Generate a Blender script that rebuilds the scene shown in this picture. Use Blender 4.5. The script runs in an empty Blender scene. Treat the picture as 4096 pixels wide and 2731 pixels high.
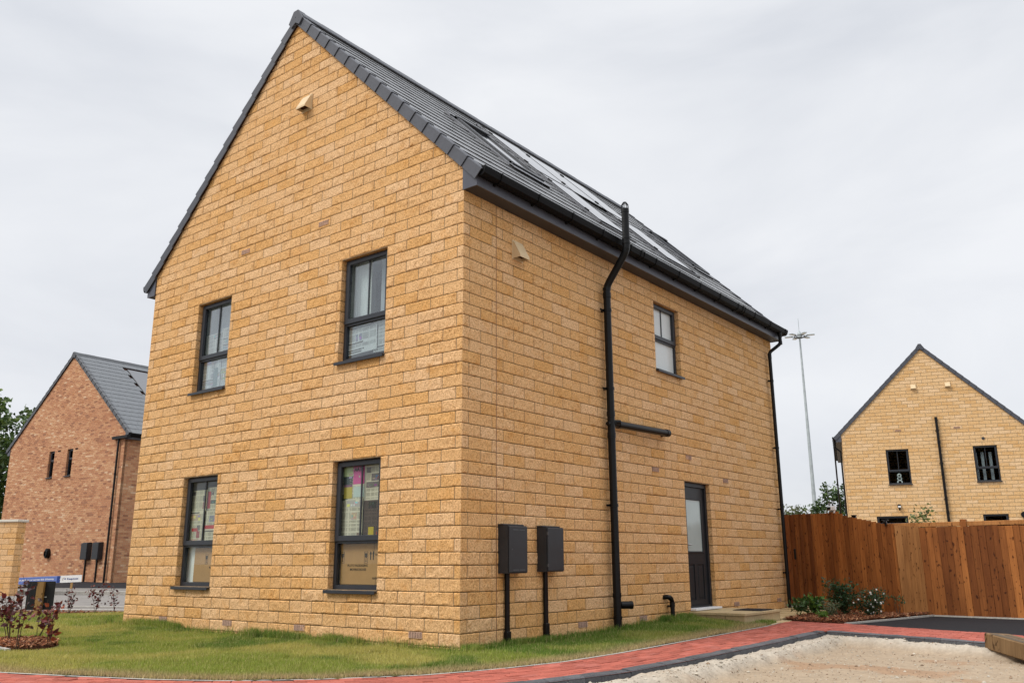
import bpy, math, random
import numpy as np
rnd = random.Random(7)
rng = np.random.default_rng(7)
R = math.radians
scene = bpy.context.scene
col = scene.collection

# ------------------------------------------------------------------ noise
def _h(i, j, k, s):
    n = (i * 374761393 + j * 668265263 + k * 2147483647 + s * 974634777) & 0xffffffff
    n = ((n ^ (n >> 13)) * 1274126177) & 0xffffffff
    n = ((n ^ (n >> 16)) * 2246822519) & 0xffffffff
    return ((n ^ (n >> 15)) & 0xffffff) / float(0xffffff)
def vnoise(P, sc=1.0, seed=0):
    P = np.asarray(P, dtype=float) * sc
    I = np.floor(P).astype(np.int64); f = P - I; f = f * f * (3 - 2 * f)
    r = 0
    for a in (0, 1):
        for b in (0, 1):
            for c in (0, 1):
                w = (f[:, 0] if a else 1 - f[:, 0]) * (f[:, 1] if b else 1 - f[:, 1]) * (f[:, 2] if c else 1 - f[:, 2])
                r = r + w * _h(I[:, 0] + a, I[:, 1] + b, I[:, 2] + c, seed)
    return r
def fbm(P, sc=1.0, octs=3, seed=0):
    r = 0; a = .5; t = 0
    for o in range(octs):
        r = r + a * vnoise(P, sc * 2 ** o, seed + o * 17); t += a; a *= .5
    return r / t

# ------------------------------------------------------------------ mesh builder
class MB:
    def __init__(s): s.v = []; s.f = []; s.t = []; s.n = 0; s.uvw = None
    def add(s, v, f, t=None):
        v = np.asarray(v, float).reshape(-1, 3)
        f = [tuple(int(i) + s.n for i in q) for q in f] if not isinstance(f, np.ndarray) else [tuple(q) for q in (f + s.n).tolist()]
        if t is None: t = (1, 1, 1, 1)
        t = np.asarray(t, float)
        if t.ndim == 1: t = np.tile(t, (len(v), 1))
        s.v.append(v); s.f += f; s.t.append(t); s.n += len(v)
    def box(s, a, b, t=None, fr=None, bev=0.0):
        x0, y0, z0 = [min(p, q) for p, q in zip(a, b)]; x1, y1, z1 = [max(p, q) for p, q in zip(a, b)]
        if bev <= 0:
            v = [(x, y, z) for x in (x0, x1) for y in (y0, y1) for z in (z0, z1)]
            f = [(0, 1, 3, 2), (4, 6, 7, 5), (0, 4, 5, 1), (2, 3, 7, 6), (0, 2, 6, 4), (1, 5, 7, 3)]
        else:
            m = min(x1 - x0, y1 - y0, z1 - z0) * .45; e = min(bev, m)
            v = []; idx = {}
            for ax in range(3):
                for sx in (0, 1):
                    for sy in (0, 1):
                        for sz in (0, 1):
                            p = [[x0, x1][sx], [y0, y1][sy], [z0, z1][sz]]
                            for o in range(3):
                                if o != ax: p[o] += e * (1 if (sx, sy, sz)[o] == 0 else -1)
                            idx[ax, sx, sy, sz] = len(v); v.append(tuple(p))
            f = []
            cyc = [(0, 0), (0, 1), (1, 1), (1, 0)]
            def key(ax, val, c):
                l = [0, 0, 0]; o = [i for i in range(3) if i != ax]; l[ax] = val; l[o[0]] = c[0]; l[o[1]] = c[1]; return tuple(l)
            for ax in range(3):
                for val in (0, 1):
                    q = [idx[(ax,) + key(ax, val, c)] for c in cyc]
                    f.append(q if (val == 0) == (ax != 1) else q[::-1])
            for ax in range(3):
                o = [i for i in range(3) if i != ax]
                for c in cyc:
                    k0, k1 = key(ax, 0, c), key(ax, 1, c)
                    q = [idx[(o[0],) + k0], idx[(o[0],) + k1], idx[(o[1],) + k1], idx[(o[1],) + k0]]
                    f.append(q if (c[0] == c[1]) != (ax == 1) else q[::-1])
            for k in [(a_, b_, c_) for a_ in (0, 1) for b_ in (0, 1) for c_ in (0, 1)]:
                q = [idx[(0,) + k], idx[(1,) + k], idx[(2,) + k]]
                f.append(q if sum(k) % 2 == 1 else q[::-1])
        if fr is not None: v = fr(*np.array(v).T)
        s.add(v, f, t)
    def prism(s, poly, h0, h1, fr=None, t=None):
        """polygon (a,b) extruded along a third axis; fr maps (a,b,h) arrays to xyz"""
        n = len(poly); p = np.array(poly, float)
        v = np.r_[np.c_[p, np.full(n, h0)], np.c_[p, np.full(n, h1)]]
        f = [tuple(range(n))[::-1], tuple(range(n, 2 * n))] + [(i, (i + 1) % n, n + (i + 1) % n, n + i) for i in range(n)]
        if fr is not None: v = fr(*v.T)
        s.add(v, f, t)
    def tube(s, pts, r, n=12, cap=True, t=None):
        pts = [np.array(p, float) for p in pts]; m = len(pts)
        rr = [r] * m if not hasattr(r, '__len__') else list(r)
        vs = []; up = None
        for i, p in enumerate(pts):
            d = (pts[min(i + 1, m - 1)] - pts[max(i - 1, 0)])
            if 0 < i < m - 1:
                d1 = pts[i] - pts[i - 1]; d2 = pts[i + 1] - pts[i]
                d = d1 / (np.linalg.norm(d1) + 1e-9) + d2 / (np.linalg.norm(d2) + 1e-9)
            d = d / (np.linalg.norm(d) + 1e-9)
            if up is None:
                up = np.array([0, 0, 1.]) if abs(d[2]) < .9 else np.array([1., 0, 0])
            a = np.cross(d, up); a /= np.linalg.norm(a) + 1e-9; b = np.cross(a, d); up = b
            k = 1.0
            if 0 < i < m - 1:
                c = np.dot(d1, d2) / (np.linalg.norm(d1) * np.linalg.norm(d2) + 1e-9)
                k = 1 / max(.6, math.sqrt(max(0, (1 + c) / 2)))
            th = np.arange(n) * 2 * math.pi / n
            vs.append(p + rr[i] * k * (np.outer(np.cos(th), a) + np.outer(np.sin(th), b)))
        f = [(i * n + j, i * n + (j + 1) % n, (i + 1) * n + (j + 1) % n, (i + 1) * n + j) for i in range(m - 1) for j in range(n)]
        f = [q[::-1] for q in f]
        if cap: f += [tuple(range(n)), tuple(range((m - 1) * n, m * n))[::-1]]
        s.add(np.vstack(vs), f, t)
    def build(s, name, mat, parent=None, smooth=False, loc=None):
        me = bpy.data.meshes.new(name)
        V = np.vstack(s.v) if s.v else np.zeros((0, 3)); T = np.vstack(s.t) if s.t else np.zeros((0, 4))
        if loc is not None: V = V - np.array(loc)
        me.vertices.add(len(V)); me.vertices.foreach_set('co', V.astype(np.float32).ravel())
        ls = np.array([len(q) for q in s.f], np.int32); li = np.fromiter((i for q in s.f for i in q), np.int32)
        me.loops.add(len(li)); me.loops.foreach_set('vertex_index', li)
        me.polygons.add(len(ls)); me.polygons.foreach_set('loop_start', np.r_[0, np.cumsum(ls)[:-1]].astype(np.int32))
        me.polygons.foreach_set('loop_total', ls)
        me.update(calc_edges=True); me.validate()
        a = me.attributes.new('tint', 'FLOAT_COLOR', 'POINT'); a.data.foreach_set('color', T.astype(np.float32).ravel())
        me.polygons.foreach_set('use_smooth', np.full(len(me.polygons), bool(smooth)))
        if mat is not None:
            for m in (mat if isinstance(mat, (list, tuple)) else [mat]): me.materials.append(m)
        o = bpy.data.objects.new(name, me); col.objects.link(o)
        if parent is not None: o.parent = parent
        if loc is not None: o.location = loc
        return o

def fast_mesh(name, V, F, T, mat, parent=None, smooth=False):
    """V (n,3), F (m,3 or 4) arrays"""
    me = bpy.data.meshes.new(name)
    me.vertices.add(len(V)); me.vertices.foreach_set('co', V.astype(np.float32).ravel())
    k = F.shape[1]
    me.loops.add(F.size); me.loops.foreach_set('vertex_index', F.astype(np.int32).ravel())
    me.polygons.add(len(F)); me.polygons.foreach_set('loop_start', (np.arange(len(F)) * k).astype(np.int32))
    me.polygons.foreach_set('loop_total', np.full(len(F), k, np.int32))
    me.update(calc_edges=True)
    a = me.attributes.new('tint', 'FLOAT_COLOR', 'POINT'); a.data.foreach_set('color', T.astype(np.float32).ravel())
    me.polygons.foreach_set('use_smooth', np.full(len(me.polygons), bool(smooth)))
    me.materials.append(mat)
    o = bpy.data.objects.new(name, me); col.objects.link(o)
    if parent is not None: o.parent = parent
    return o

def empty(name, loc=(0, 0, 0), rz=0, parent=None):
    o = bpy.data.objects.new(name, None); col.objects.link(o); o.location = loc; o.rotation_euler = (0, 0, rz)
    if parent is not None: o.parent = parent
    return o
def tag(o, label=None, cat=None, group=None, kind=None):
    if label: o['label'] = label
    if cat: o['category'] = cat
    if group: o['group'] = group
    if kind: o['kind'] = kind
    return o
def struct(o): o['kind'] = 'structure'; return o
def copy_tree(o, parent=None):
    c = o.copy(); col.objects.link(c)
    if parent is not None: c.parent = parent
    for ch in list(o.children): copy_tree(ch, c)
    return c

# ------------------------------------------------------------------ materials
def NM(name):
    m = bpy.data.materials.new(name); m.use_nodes = True; nt = m.node_tree
    b = nt.nodes['Principled BSDF']; return m, nt, b
def nd(nt, t, **k):
    n = nt.nodes.new(t)
    for a, v in k.items():
        if a in n.inputs: n.inputs[a].default_value = v
        else: setattr(n, a, v)
    return n
def mixc(nt, fac, a, b, mode='MIX'):
    n = nt.nodes.new('ShaderNodeMix'); n.data_type = 'RGBA'; n.blend_type = mode
    for s, v in ((n.inputs[0], fac), (n.inputs[6], a), (n.inputs[7], b)):
        if hasattr(v, 'links') or isinstance(v, bpy.types.NodeSocket): nt.links.new(v, s)
        else: s.default_value = v if not isinstance(v, tuple) or len(v) == 4 else (*v, 1)
    return n.outputs[2]
def ramp(nt, fac, stops):
    n = nt.nodes.new('ShaderNodeValToRGB'); e = n.color_ramp.elements
    while len(e) < len(stops): e.new(.5)
    for q, (p, c) in zip(e, stops):
        q.position = p; q.color = (*c, 1) if not isinstance(c, (int, float)) else (c, c, c, 1)
    nt.links.new(fac, n.inputs[0]); return n.outputs[0]
def noise(nt, scale, detail=3, rough=.55, vec=None, dist=0):
    n = nd(nt, 'ShaderNodeTexNoise', Scale=scale, Detail=detail, Roughness=rough, Distortion=dist)
    if vec is None:
        tc = nt.nodes.new('ShaderNodeTexCoord'); vec = tc.outputs['Object']
    nt.links.new(vec, n.inputs['Vector']); return n.outputs['Fac']
def coords(nt, scale=(1, 1, 1), kind='Object'):
    tc = nt.nodes.new('ShaderNodeTexCoord'); mp = nd(nt, 'ShaderNodeMapping'); mp.inputs['Scale'].default_value = scale
    nt.links.new(tc.outputs[kind], mp.inputs[0]); return mp.outputs[0]
def bump(nt, b, h, strength=.5, dist=.01, prev=None):
    n = nd(nt, 'ShaderNodeBump', Strength=strength, Distance=dist); nt.links.new(h, n.inputs['Height'])
    if prev is not None: nt.links.new(prev, n.inputs['Normal'])
    nt.links.new(n.outputs[0], b.inputs['Normal']); return n.outputs[0]
def attr(nt, name='tint'):
    a = nd(nt, 'ShaderNodeAttribute', attribute_name=name); s = nd(nt, 'ShaderNodeSeparateColor')
    nt.links.new(a.outputs['Color'], s.inputs[0]); return a.outputs['Color'], s.outputs
def plain(name, c, rough=.5, spec=.5, metal=0, nscale=0, namt=.15, bs=0, bstr=.3, bdist=.003):
    m, nt, b = NM(name)
    b.inputs['Roughness'].default_value = rough; b.inputs['Metallic'].default_value = metal
    b.inputs['Specular IOR Level'].default_value = spec
    if nscale:
        f = noise(nt, nscale, 4)
        o = ramp(nt, f, [(.25, tuple(x * (1 - namt) for x in c)), (.75, tuple(min(1, x * (1 + namt)) for x in c))])
        nt.links.new(o, b.inputs['Base Color'])
        mr = nd(nt, 'ShaderNodeMapRange'); mr.inputs[3].default_value = rough - .08; mr.inputs[4].default_value = rough + .1
        nt.links.new(f, mr.inputs[0]); nt.links.new(mr.outputs[0], b.inputs['Roughness'])
    else: b.inputs['Base Color'].default_value = (*c, 1)
    if bs: bump(nt, b, noise(nt, bs, 3), bstr, bdist)
    return m
def tinted(name, rough=.6, spec=.3, nscale=40, namt=.15, bs=0, bstr=.3, bdist=.003, trans=0):
    """colour comes straight from the mesh's tint attribute (the thing's own colour)"""
    m, nt, b = NM(name); c, _ = attr(nt)
    if nscale:
        f = ramp(nt, noise(nt, nscale, 4), [(.25, 1 - namt), (.75, 1 + namt)])
        c = mixc(nt, 1.0, c, f, 'MULTIPLY')
    nt.links.new(c, b.inputs['Base Color'])
    b.inputs['Roughness'].default_value = rough; b.inputs['Specular IOR Level'].default_value = spec
    if bs: bump(nt, b, noise(nt, bs, 3), bstr, bdist)
    if trans:
        out = nt.nodes['Material Output']; tr = nd(nt, 'ShaderNodeBsdfTranslucent'); nt.links.new(c, tr.inputs[0])
        mx = nd(nt, 'ShaderNodeMixShader'); mx.inputs[0].default_value = trans
        nt.links.new(b.outputs[0], mx.inputs[1]); nt.links.new(tr.outputs[0], mx.inputs[2]); nt.links.new(mx.outputs[0], out.inputs[0])
    return m

def stone_mat(name, stops, mortar, sat_noise=1.0, grain=95, bstr=.9, bdist=.012):
    m, nt, b = NM(name); c, s = attr(nt)
    base = ramp(nt, s[0], stops)
    big = noise(nt, 5, 5, .65)                      # uneven staining across a block and its neighbours
    base = mixc(nt, .8, base, ramp(nt, big, [(.30, (.90, .78, .58)), (.48, (1, 1, 1)), (.58, (1.02, 1.02, 1.02)), (.72, (1.04, .98, .84))]), 'MULTIPLY')
    g1 = noise(nt, grain, 5, .7); g2 = noise(nt, grain * 2.6, 3, .6)
    base = mixc(nt, 1.0, base, ramp(nt, g1, [(.34, (.62, .52, .42)), (.5, (1, 1, 1)), (.66, (1.22, 1.22, 1.25))]), 'MULTIPLY')
    base = mixc(nt, .5, base, ramp(nt, g2, [(.36, (.6, .5, .4)), (.5, (1, 1, 1)), (.64, (1.3, 1.32, 1.36))]), 'MULTIPLY')
    mo = mixc(nt, .6, mortar, ramp(nt, g1, [(.3, .7), (.7, 1.2)]), 'MULTIPLY')
    gt = nd(nt, 'ShaderNodeMath', operation='GREATER_THAN'); gt.inputs[1].default_value = .5; nt.links.new(s[2], gt.inputs[0])
    nt.links.new(mixc(nt, gt.outputs[0], base, mo), b.inputs['Base Color'])
    b.inputs['Roughness'].default_value = .92; b.inputs['Specular IOR Level'].default_value = .2
    ad = nd(nt, 'ShaderNodeMath', operation='MULTIPLY_ADD'); ad.inputs[1].default_value = .45
    nt.links.new(g2, ad.inputs[0]); nt.links.new(g1, ad.inputs[2])
    bump(nt, b, ad.outputs[0], bstr, bdist)
    return m

M = {}
M['stone'] = stone_mat('split_face_stone', [(0, (.665, .375, .14)), (.12, (.69, .405, .17)), (.4, (.70, .425, .195)), (.75, (.715, .45, .225)), (.92, (.735, .48, .26)), (1, (.69, .425, .205))], (.29, .215, .135), grain=42)
M['stone_far'] = stone_mat('pale_split_face_stone', [(0, (.67, .42, .19)), (.3, (.71, .47, .235)), (.7, (.73, .50, .27)), (1, (.76, .54, .32))], (.46, .33, .19), grain=30, bstr=.5)
M['brick'] = stone_mat('multi_red_brick', [(0, (.34, .165, .10)), (.2, (.47, .225, .125)), (.45, (.53, .27, .15)), (.7, (.59, .33, .185)), (.88, (.64, .39, .23)), (1, (.68, .47, .31))], (.52, .40, .28), grain=60, bstr=.3, bdist=.004)
M['anthracite'] = plain('anthracite_upvc', (.024, .027, .034), .36, .4, nscale=6, namt=.12)
M['fascia'] = plain('anthracite_fascia', (.070, .074, .095), .36, .5, nscale=5, namt=.1)
M['black'] = plain('black_plastic', (.006, .006, .0065), .3, .22, nscale=8, namt=.3)
M['gutter'] = plain('black_gutter', (.006, .006, .0065), .5, .08)
M['verge'] = plain('slate_grey_concrete_verge', (.062, .066, .080), .55, .4, nscale=14, namt=.18, bs=150, bstr=.15)
M['tile'] = None
M['cream'] = plain('cream_plastic', (.66, .50, .30), .45, .4, nscale=9, namt=.06)
M['mat'] = plain('dark_rubber', (.028, .028, .032), .8, .2, nscale=30, namt=.3)
M['white'] = plain('white_plastic', (.78, .78, .77), .4, .5, nscale=9, namt=.05)
M['terracotta'] = plain('terracotta_air_brick', (.60, .40, .30), .8, .2, nscale=40, namt=.15)
M['slot'] = plain('dark_slot', (.05, .022, .016), .9, .1)
M['steel'] = plain('brushed_steel', (.55, .55, .55), .3, .5, metal=1)
M['galv'] = plain('galvanised_steel', (.40, .44, .45), .5, .5, metal=.35, nscale=1.5, namt=.18)
M['interior'] = plain('white_plaster', (.72, .72, .70), .8, .2, nscale=3, namt=.04)
M['frost'] = plain('frosted_glass', (.62, .66, .66), .22, .6, nscale=30, namt=.03, bs=220, bstr=.15, bdist=.001)
M['door_frost'] = plain('blind_behind_door_glass', (.40, .47, .45), .12, .7, nscale=2, namt=.1)
M['card'] = plain('brown_cardboard', (.40, .23, .10), .8, .2, nscale=5, namt=.1, bs=60, bstr=.15)
M['ink'] = plain('black_ink', (.035, .028, .022), .8, .2)
M['paper'] = tinted('newsprint', .85, .2, nscale=60, namt=.06)
M['leaf'] = tinted('leaves', .45, .4, nscale=25, namt=.25, trans=.22)
M['bark'] = plain('bark', (.11, .085, .06), .9, .2, nscale=12, namt=.3, bs=30, bstr=.5, bdist=.01)
M['concrete'] = plain('concrete_edging', (.42, .40, .36), .9, .2, nscale=25, namt=.2, bs=90, bstr=.3)
M['slab'] = tinted('buff_paving_slab', .85, .25, nscale=30, namt=.14, bs=120, bstr=.25)
M['paver'] = tinted('red_block_paver', .85, .25, nscale=55, namt=.16, bs=150, bstr=.35)
M['kerbstone'] = tinted('charcoal_kerb_block', .8, .3, nscale=45, namt=.3, bs=70, bstr=.6, bdist=.008)
M['chips'] = tinted('bark_chips', .9, .2, nscale=60, namt=.3)
M['grass'] = tinted('grass_blades', .6, .25, nscale=0, trans=.3)
M['asphalt'] = plain('fresh_asphalt', (.022, .021, .023), .95, .12, nscale=60, namt=.4, bs=160, bstr=.6, bdist=.006)
M['road'] = plain('worn_road', (.215, .20, .185), .9, .2, nscale=2.5, namt=.16, bs=80, bstr=.3)
M['tint_plain'] = tinted('painted', .5, .4, nscale=20, namt=.08)
M['pebble'] = tinted('pebbles', .9, .2, nscale=60, namt=.15)

def glass_mat(name, refl=.16, k=.85, tint=(.86, .9, .9)):
    m, nt, b = NM(name); out = nt.nodes['Material Output']
    gl = nd(nt, 'ShaderNodeBsdfGlossy'); gl.inputs['Roughness'].default_value = .015; gl.inputs[0].default_value = (.95, .97, 1, 1)
    tr = nd(nt, 'ShaderNodeBsdfTransparent'); tr.inputs[0].default_value = (*tint, 1)
    fr = nd(nt, 'ShaderNodeLayerWeight'); fr.inputs['Blend'].default_value = .5
    pw = nd(nt, 'ShaderNodeMath', operation='POWER'); pw.inputs[1].default_value = 2.3; nt.links.new(fr.outputs['Facing'], pw.inputs[0])
    ad = nd(nt, 'ShaderNodeMath', operation='MULTIPLY_ADD', use_clamp=True); ad.inputs[1].default_value = k; ad.inputs[2].default_value = refl
    nt.links.new(pw.outputs[0], ad.inputs[0])
    mx = nd(nt, 'ShaderNodeMixShader'); nt.links.new(ad.outputs[0], mx.inputs[0]); nt.links.new(tr.outputs[0], mx.inputs[1]); nt.links.new(gl.outputs[0], mx.inputs[2])
    nt.links.new(mx.outputs[0], out.inputs[0]); nt.nodes.remove(b); return m
M['glass'] = glass_mat('window_glass', .04)
M['glass_dark'] = glass_mat('window_glass_low', .0, .10)  # reflection lowered to keep the bright sky out of these panes
M['glass_low'] = glass_mat('ground_floor_glass_dimmed', .0, .30, (.95, .97, .95))  # weaker reflection imitates darker surroundings opposite the ground floor

def tile_mat():
    m, nt, b = NM('grey_roof_tile'); c, s = attr(nt)
    f = noise(nt, 18, 4); g = noise(nt, 160, 3)
    base = mixc(nt, s[0], (.030, .031, .033), (.050, .051, .054))
    base = mixc(nt, .7, base, ramp(nt, f, [(.3, .75), (.7, 1.2)]), 'MULTIPLY')
    nt.links.new(base, b.inputs['Base Color']); b.inputs['Roughness'].default_value = .2; b.inputs['Specular IOR Level'].default_value = .6
    return m
M['tile'] = tile_mat()
M['doorpaint'] = plain('charcoal_door', (.017, .018, .021), .42, .35, nscale=9, namt=.15, bs=70, bstr=.08, bdist=.001)
M['threshold'] = plain('white_threshold', (.72, .72, .72), .45, .4, nscale=9, namt=.05)
M['cloth'] = plain('white_curtain', (.80, .80, .78), .9, .1)
M['sheet_grey'] = plain('grey_added_sheet', (.55, .57, .60), .9, .1)  # for sheets added behind the upper panes to imitate their brightness
M['cloth_dim'] = plain('grey_blind', (.30, .31, .33), .9, .1)
M['signblue'] = plain('blue_sign_vinyl', (.13, .20, .50), .4, .4, nscale=3, namt=.05)
M['signnavy'] = plain('navy_sign_vinyl', (.02, .05, .22), .4, .4)
M['signback'] = plain('black_sign_back', (.008, .008, .009), .6, .3)
M['coping'] = plain('pale_coping', (.60, .55, .47), .8, .2, nscale=20, namt=.1)
M['dark_steel'] = plain('dark_steel', (.08, .085, .09), .5, .5)
M['verge_l'] = plain('grey_verge', (.075, .08, .088), .5, .4, nscale=12, namt=.15)
M['tile_l'] = plain('pale_grey_roof_tile', (.135, .145, .155), .5, .4, nscale=10, namt=.2)
def solar_mat():
    m, nt, b = NM('solar_glass'); b.inputs['Base Color'].default_value = (.012, .014, .02, 1)
    b.inputs['Roughness'].default_value = .05; b.inputs['Specular IOR Level'].default_value = .6
    b.inputs['Coat Weight'].default_value = .5; b.inputs['Coat Roughness'].default_value = .03; return m
M['solar'] = solar_mat()
M['flash'] = plain('grey_flashing', (.13, .135, .15), .4, .5, metal=.4, nscale=20, namt=.15)
def wood_mat(name, c0, c1):
    m, nt, b = NM(name); c, s = attr(nt)
    off = nd(nt, 'ShaderNodeVectorMath', operation='SCALE'); off.inputs['Scale'].default_value = 57.0; nt.links.new(c, off.inputs[0])
    tc = nt.nodes.new('ShaderNodeTexCoord'); av = nd(nt, 'ShaderNodeVectorMath', operation='ADD'); nt.links.new(tc.outputs['Object'], av.inputs[0]); nt.links.new(off.outputs[0], av.inputs[1])
    def sc(v):
        mp = nd(nt, 'ShaderNodeMapping'); mp.inputs['Scale'].default_value = v; nt.links.new(av.outputs[0], mp.inputs[0]); return mp.outputs[0]
    g = noise(nt, 1, 5, .6, sc((45, 45, 1.6)), .4)
    k = noise(nt, 1, 2, .4, sc((24, 24, 13)))
    base = mixc(nt, s[0], c0, c1)
    base = mixc(nt, .75, base, ramp(nt, g, [(.3, (.62, .56, .5)), (.6, (1.08, 1.06, 1.02))]), 'MULTIPLY')
    base = mixc(nt, 1, base, ramp(nt, k, [(.63, (1, 1, 1)), (.70, (.30, .24, .2))]), 'MULTIPLY')
    big = noise(nt, 1, 3, .5, sc((3, 3, 1.3)))
    base = mixc(nt, .7, base, ramp(nt, big, [(.35, (.68, .62, .56)), (.6, (1.05, 1.05, 1.05))]), 'MULTIPLY')
    nt.links.new(base, b.inputs['Base Color']); b.inputs['Roughness'].default_value = .75; b.inputs['Specular IOR Level'].default_value = .25
    bump(nt, b, g, .35, .004); return m
M['fence'] = wood_mat('stained_fence_timber', (.185, .060, .015), (.44, .168, .045))
M['fence_light'] = wood_mat('fence_timber_lit_and_pale', (.36, .15, .042), (.50, .235, .08))  # paler copy: light on the fence return, own tone on the capping rail
M['timber'] = wood_mat('weathered_timber', (.17, .105, .05), (.25, .165, .085))
M['post'] = wood_mat('yellow_post_timber', (.33, .20, .075), (.40, .25, .10))

# ------------------------------------------------------------------ frames of reference on a house
# local house axes: gable end lies in the plane y=0 looking to -y, long side in the plane x=0 looking to +x
def FG(u, z, d): return np.c_[u, -np.asarray(d, float) * 1.0 + 0 * np.asarray(u), z]       # gable: u=x
def FS(u, z, d): return np.c_[np.asarray(d, float) + 0 * np.asarray(u), u, z]              # long side: u=y

def block_wall(mb, fr, u0, u1, courses, lim=None, openings=(), L=.45, ph=(.1, .325), H=.15, J=.0085, step=.032, nz=3,
               relief=.012, back=.1, corner0=False, corner1=False, zoff=0.0, seed=1, joints=(), origin=None, tintf=None, mort=.004):
    org = u1 if origin is None else origin
    r = np.random.default_rng(seed)
    for k in range(*courses):
        za, zb = k * H + zoff, (k + 1) * H + zoff; zm = (za + zb) / 2
        segs = [(u0, u1)]
        for (a, b, c, d) in openings:
            if c < zm < d:
                ns = []
                for (p, q) in segs:
                    if b <= p or a >= q: ns.append((p, q)); continue
                    if a > p: ns.append((p, a))
                    if b < q: ns.append((b, q))
                segs = ns
        for (p, q) in segs:
            if lim is not None:
                lo, hi = lim(za + .001); p2, q2 = max(p, lo), min(q, hi)
                if q2 - p2 < .02: continue
                p, q = p2, q2
            js = [p]
            off = ph[k % 2]; n0 = int((org - q - off) / L) - 2; n1 = int((org - p - off) / L) + 2
            c = sorted([org - off - L * n for n in range(n0, n1 + 1)] + list(joints))
            for x in c:
                if p + .07 < x < q - .07 and x - js[-1] > .07: js.append(x)
            js.append(q)
            # mortar bed behind this run
            e0 = .008 if (corner0 and abs(p - u0) < 1e-6) else 0; e1 = .008 if (corner1 and abs(q - u1) < 1e-6) else 0
            zz = [za - .0055, zb + .0055]
            cl = [(max(p + e0, lim(z)[0]), min(q - e1, lim(z)[1])) if lim else (p + e0, q - e1) for z in zz]
            if cl[1][1] < cl[1][0]: m_ = (cl[1][0] + cl[1][1]) / 2; cl[1] = (m_, m_)
            D = -mort
            uu = [cl[0][0], cl[0][1], cl[1][1], cl[1][0]]; z4 = [zz[0], zz[0], zz[1], zz[1]]
            mb.add(fr(np.array(uu), np.array(z4), np.full(4, D)), [(0, 1, 2, 3)], (.5, .5, 1, 1))
            if back > .02:
                for (ue, sg, cn) in ((p, 1, corner0 and abs(p - u0) < 1e-6), (q, -1, corner1 and abs(q - u1) < 1e-6)):
                    if not cn:
                        x = ue + sg * .004
                        mb.add(fr(np.full(4, x), np.array([zz[0], zz[0], zz[1], zz[1]]), np.array([D, -back, -back, D])), [(0, 1, 2, 3)], (.5, .5, 1, 1))
            for i in range(len(js) - 1):
                first, last = i == 0, i == len(js) - 2
                a = js[i] + (0 if first else J * .68); b = js[i + 1] - (0 if last else J * .68)
                if b - a < .02: continue
                z0, z1 = za + J / 2, zb - J / 2
                if step is None:
                    us = np.array([a, b]); zs = np.array([z0, z1])
                else:
                    nu = max(1, int(round((b - a - .028) / step)))
                    us = np.r_[a, np.linspace(a + .014, b - .014, nu + 1), b] if b - a > .06 else np.array([a, (a + b) / 2, b])
                    zs = np.r_[z0, np.linspace(z0 + .014, z1 - .014, nz + 1), z1] if nz > 0 else np.array([z0, z1])
                U, Zg = np.meshgrid(us, zs, indexing='ij')
                nU, nZ = U.shape
                U = U.ravel().copy(); Zg = Zg.ravel()
                if lim is not None:
                    lo = np.array([lim(z)[0] for z in zs]); hi = np.array([lim(z)[1] for z in zs])
                    lo = np.tile(lo, nU); hi = np.tile(hi, nU); md = (lo + hi) / 2
                    U = np.where(lo > hi, md, np.clip(U, lo, hi))
                ii, jj = np.meshgrid(np.arange(nU), np.arange(nZ), indexing='ij'); ii, jj = ii.ravel(), jj.ravel()
                edge = (ii == 0) | (ii == nU - 1) | (jj == 0) | (jj == nZ - 1)
                if step is None: d = np.zeros(len(U))
                else:
                    P3 = np.c_[U, Zg, np.full(len(U), seed * 3.1)]
                    n_ = fbm(P3, 17, 3, seed); n2 = vnoise(P3, 4.5, seed + 5)
                    bm = r.uniform(-.25, .35)
                    d = np.where(edge, -.001 + .004 * (n_ - .5), relief * (bm + (n_ - .35) * 1.5 + (n2 - .5) * .6))
                    d = np.maximum(d, -.0015)
                    if corner0 and first and abs(p - u0) < 1e-6: d[ii == 0] = .0
                    if corner1 and last and abs(q - u1) < 1e-6: d[ii == nU - 1] = .0
                    wob = (vnoise(P3, 30, seed + 9) - .5) * .004
                    Zg = Zg + np.where((jj == 0) | (jj == nZ - 1), wob, 0)
                tc = np.array([r.random() if tintf is None else tintf(r, (a + b) / 2, zm), r.random(), 0, 1])
                idx = np.arange(nU * nZ).reshape(nU, nZ)
                F = np.stack([idx[:-1, :-1], idx[1:, :-1], idx[1:, 1:], idx[:-1, 1:]], -1).reshape(-1, 4)
                V = fr(U, Zg, d)
                loop = np.r_[idx[:, 0], idx[-1, 1:], idx[-2::-1, -1], idx[0, -2:0:-1]]
                atopen = (first and not (corner0 and abs(p - u0) < 1e-6)) or (last and not (corner1 and abs(q - u1) < 1e-6)) or True
                bd = back if back > .02 else .02
                Vb = fr(U[loop], Zg[loop], np.full(len(loop), -bd))
                m_ = len(loop); n0_ = nU * nZ
                keep = []
                for t_ in range(m_):
                    A, B = t_, (t_ + 1) % m_
                    la, lb = loop[A], loop[B]
                    if corner1 and last and abs(q - u1) < 1e-6 and ii[la] == nU - 1 and ii[lb] == nU - 1: continue
                    if corner0 and first and abs(p - u0) < 1e-6 and ii[la] == 0 and ii[lb] == 0: continue
                    keep.append((lb, la, n0_ + A, n0_ + B))
                mb.add(np.r_[V, Vb], F.tolist() + keep, tc)

# ------------------------------------------------------------------ house details
W, D = 7.23, 10.19
SOF = 5.54                    # underside of the eaves box
def rake(W_, top, tn=1.0):
    """half-width limits of a gable whose rakes fall at 45 degrees; top = wall apex height"""
    c = -W_ / 2
    return lambda z: (max(-W_, c - (top - z) / tn), min(0.0, c + (top - z) / tn)) if z > top - W_ / 2 * tn else (-W_, 0.0)

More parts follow.
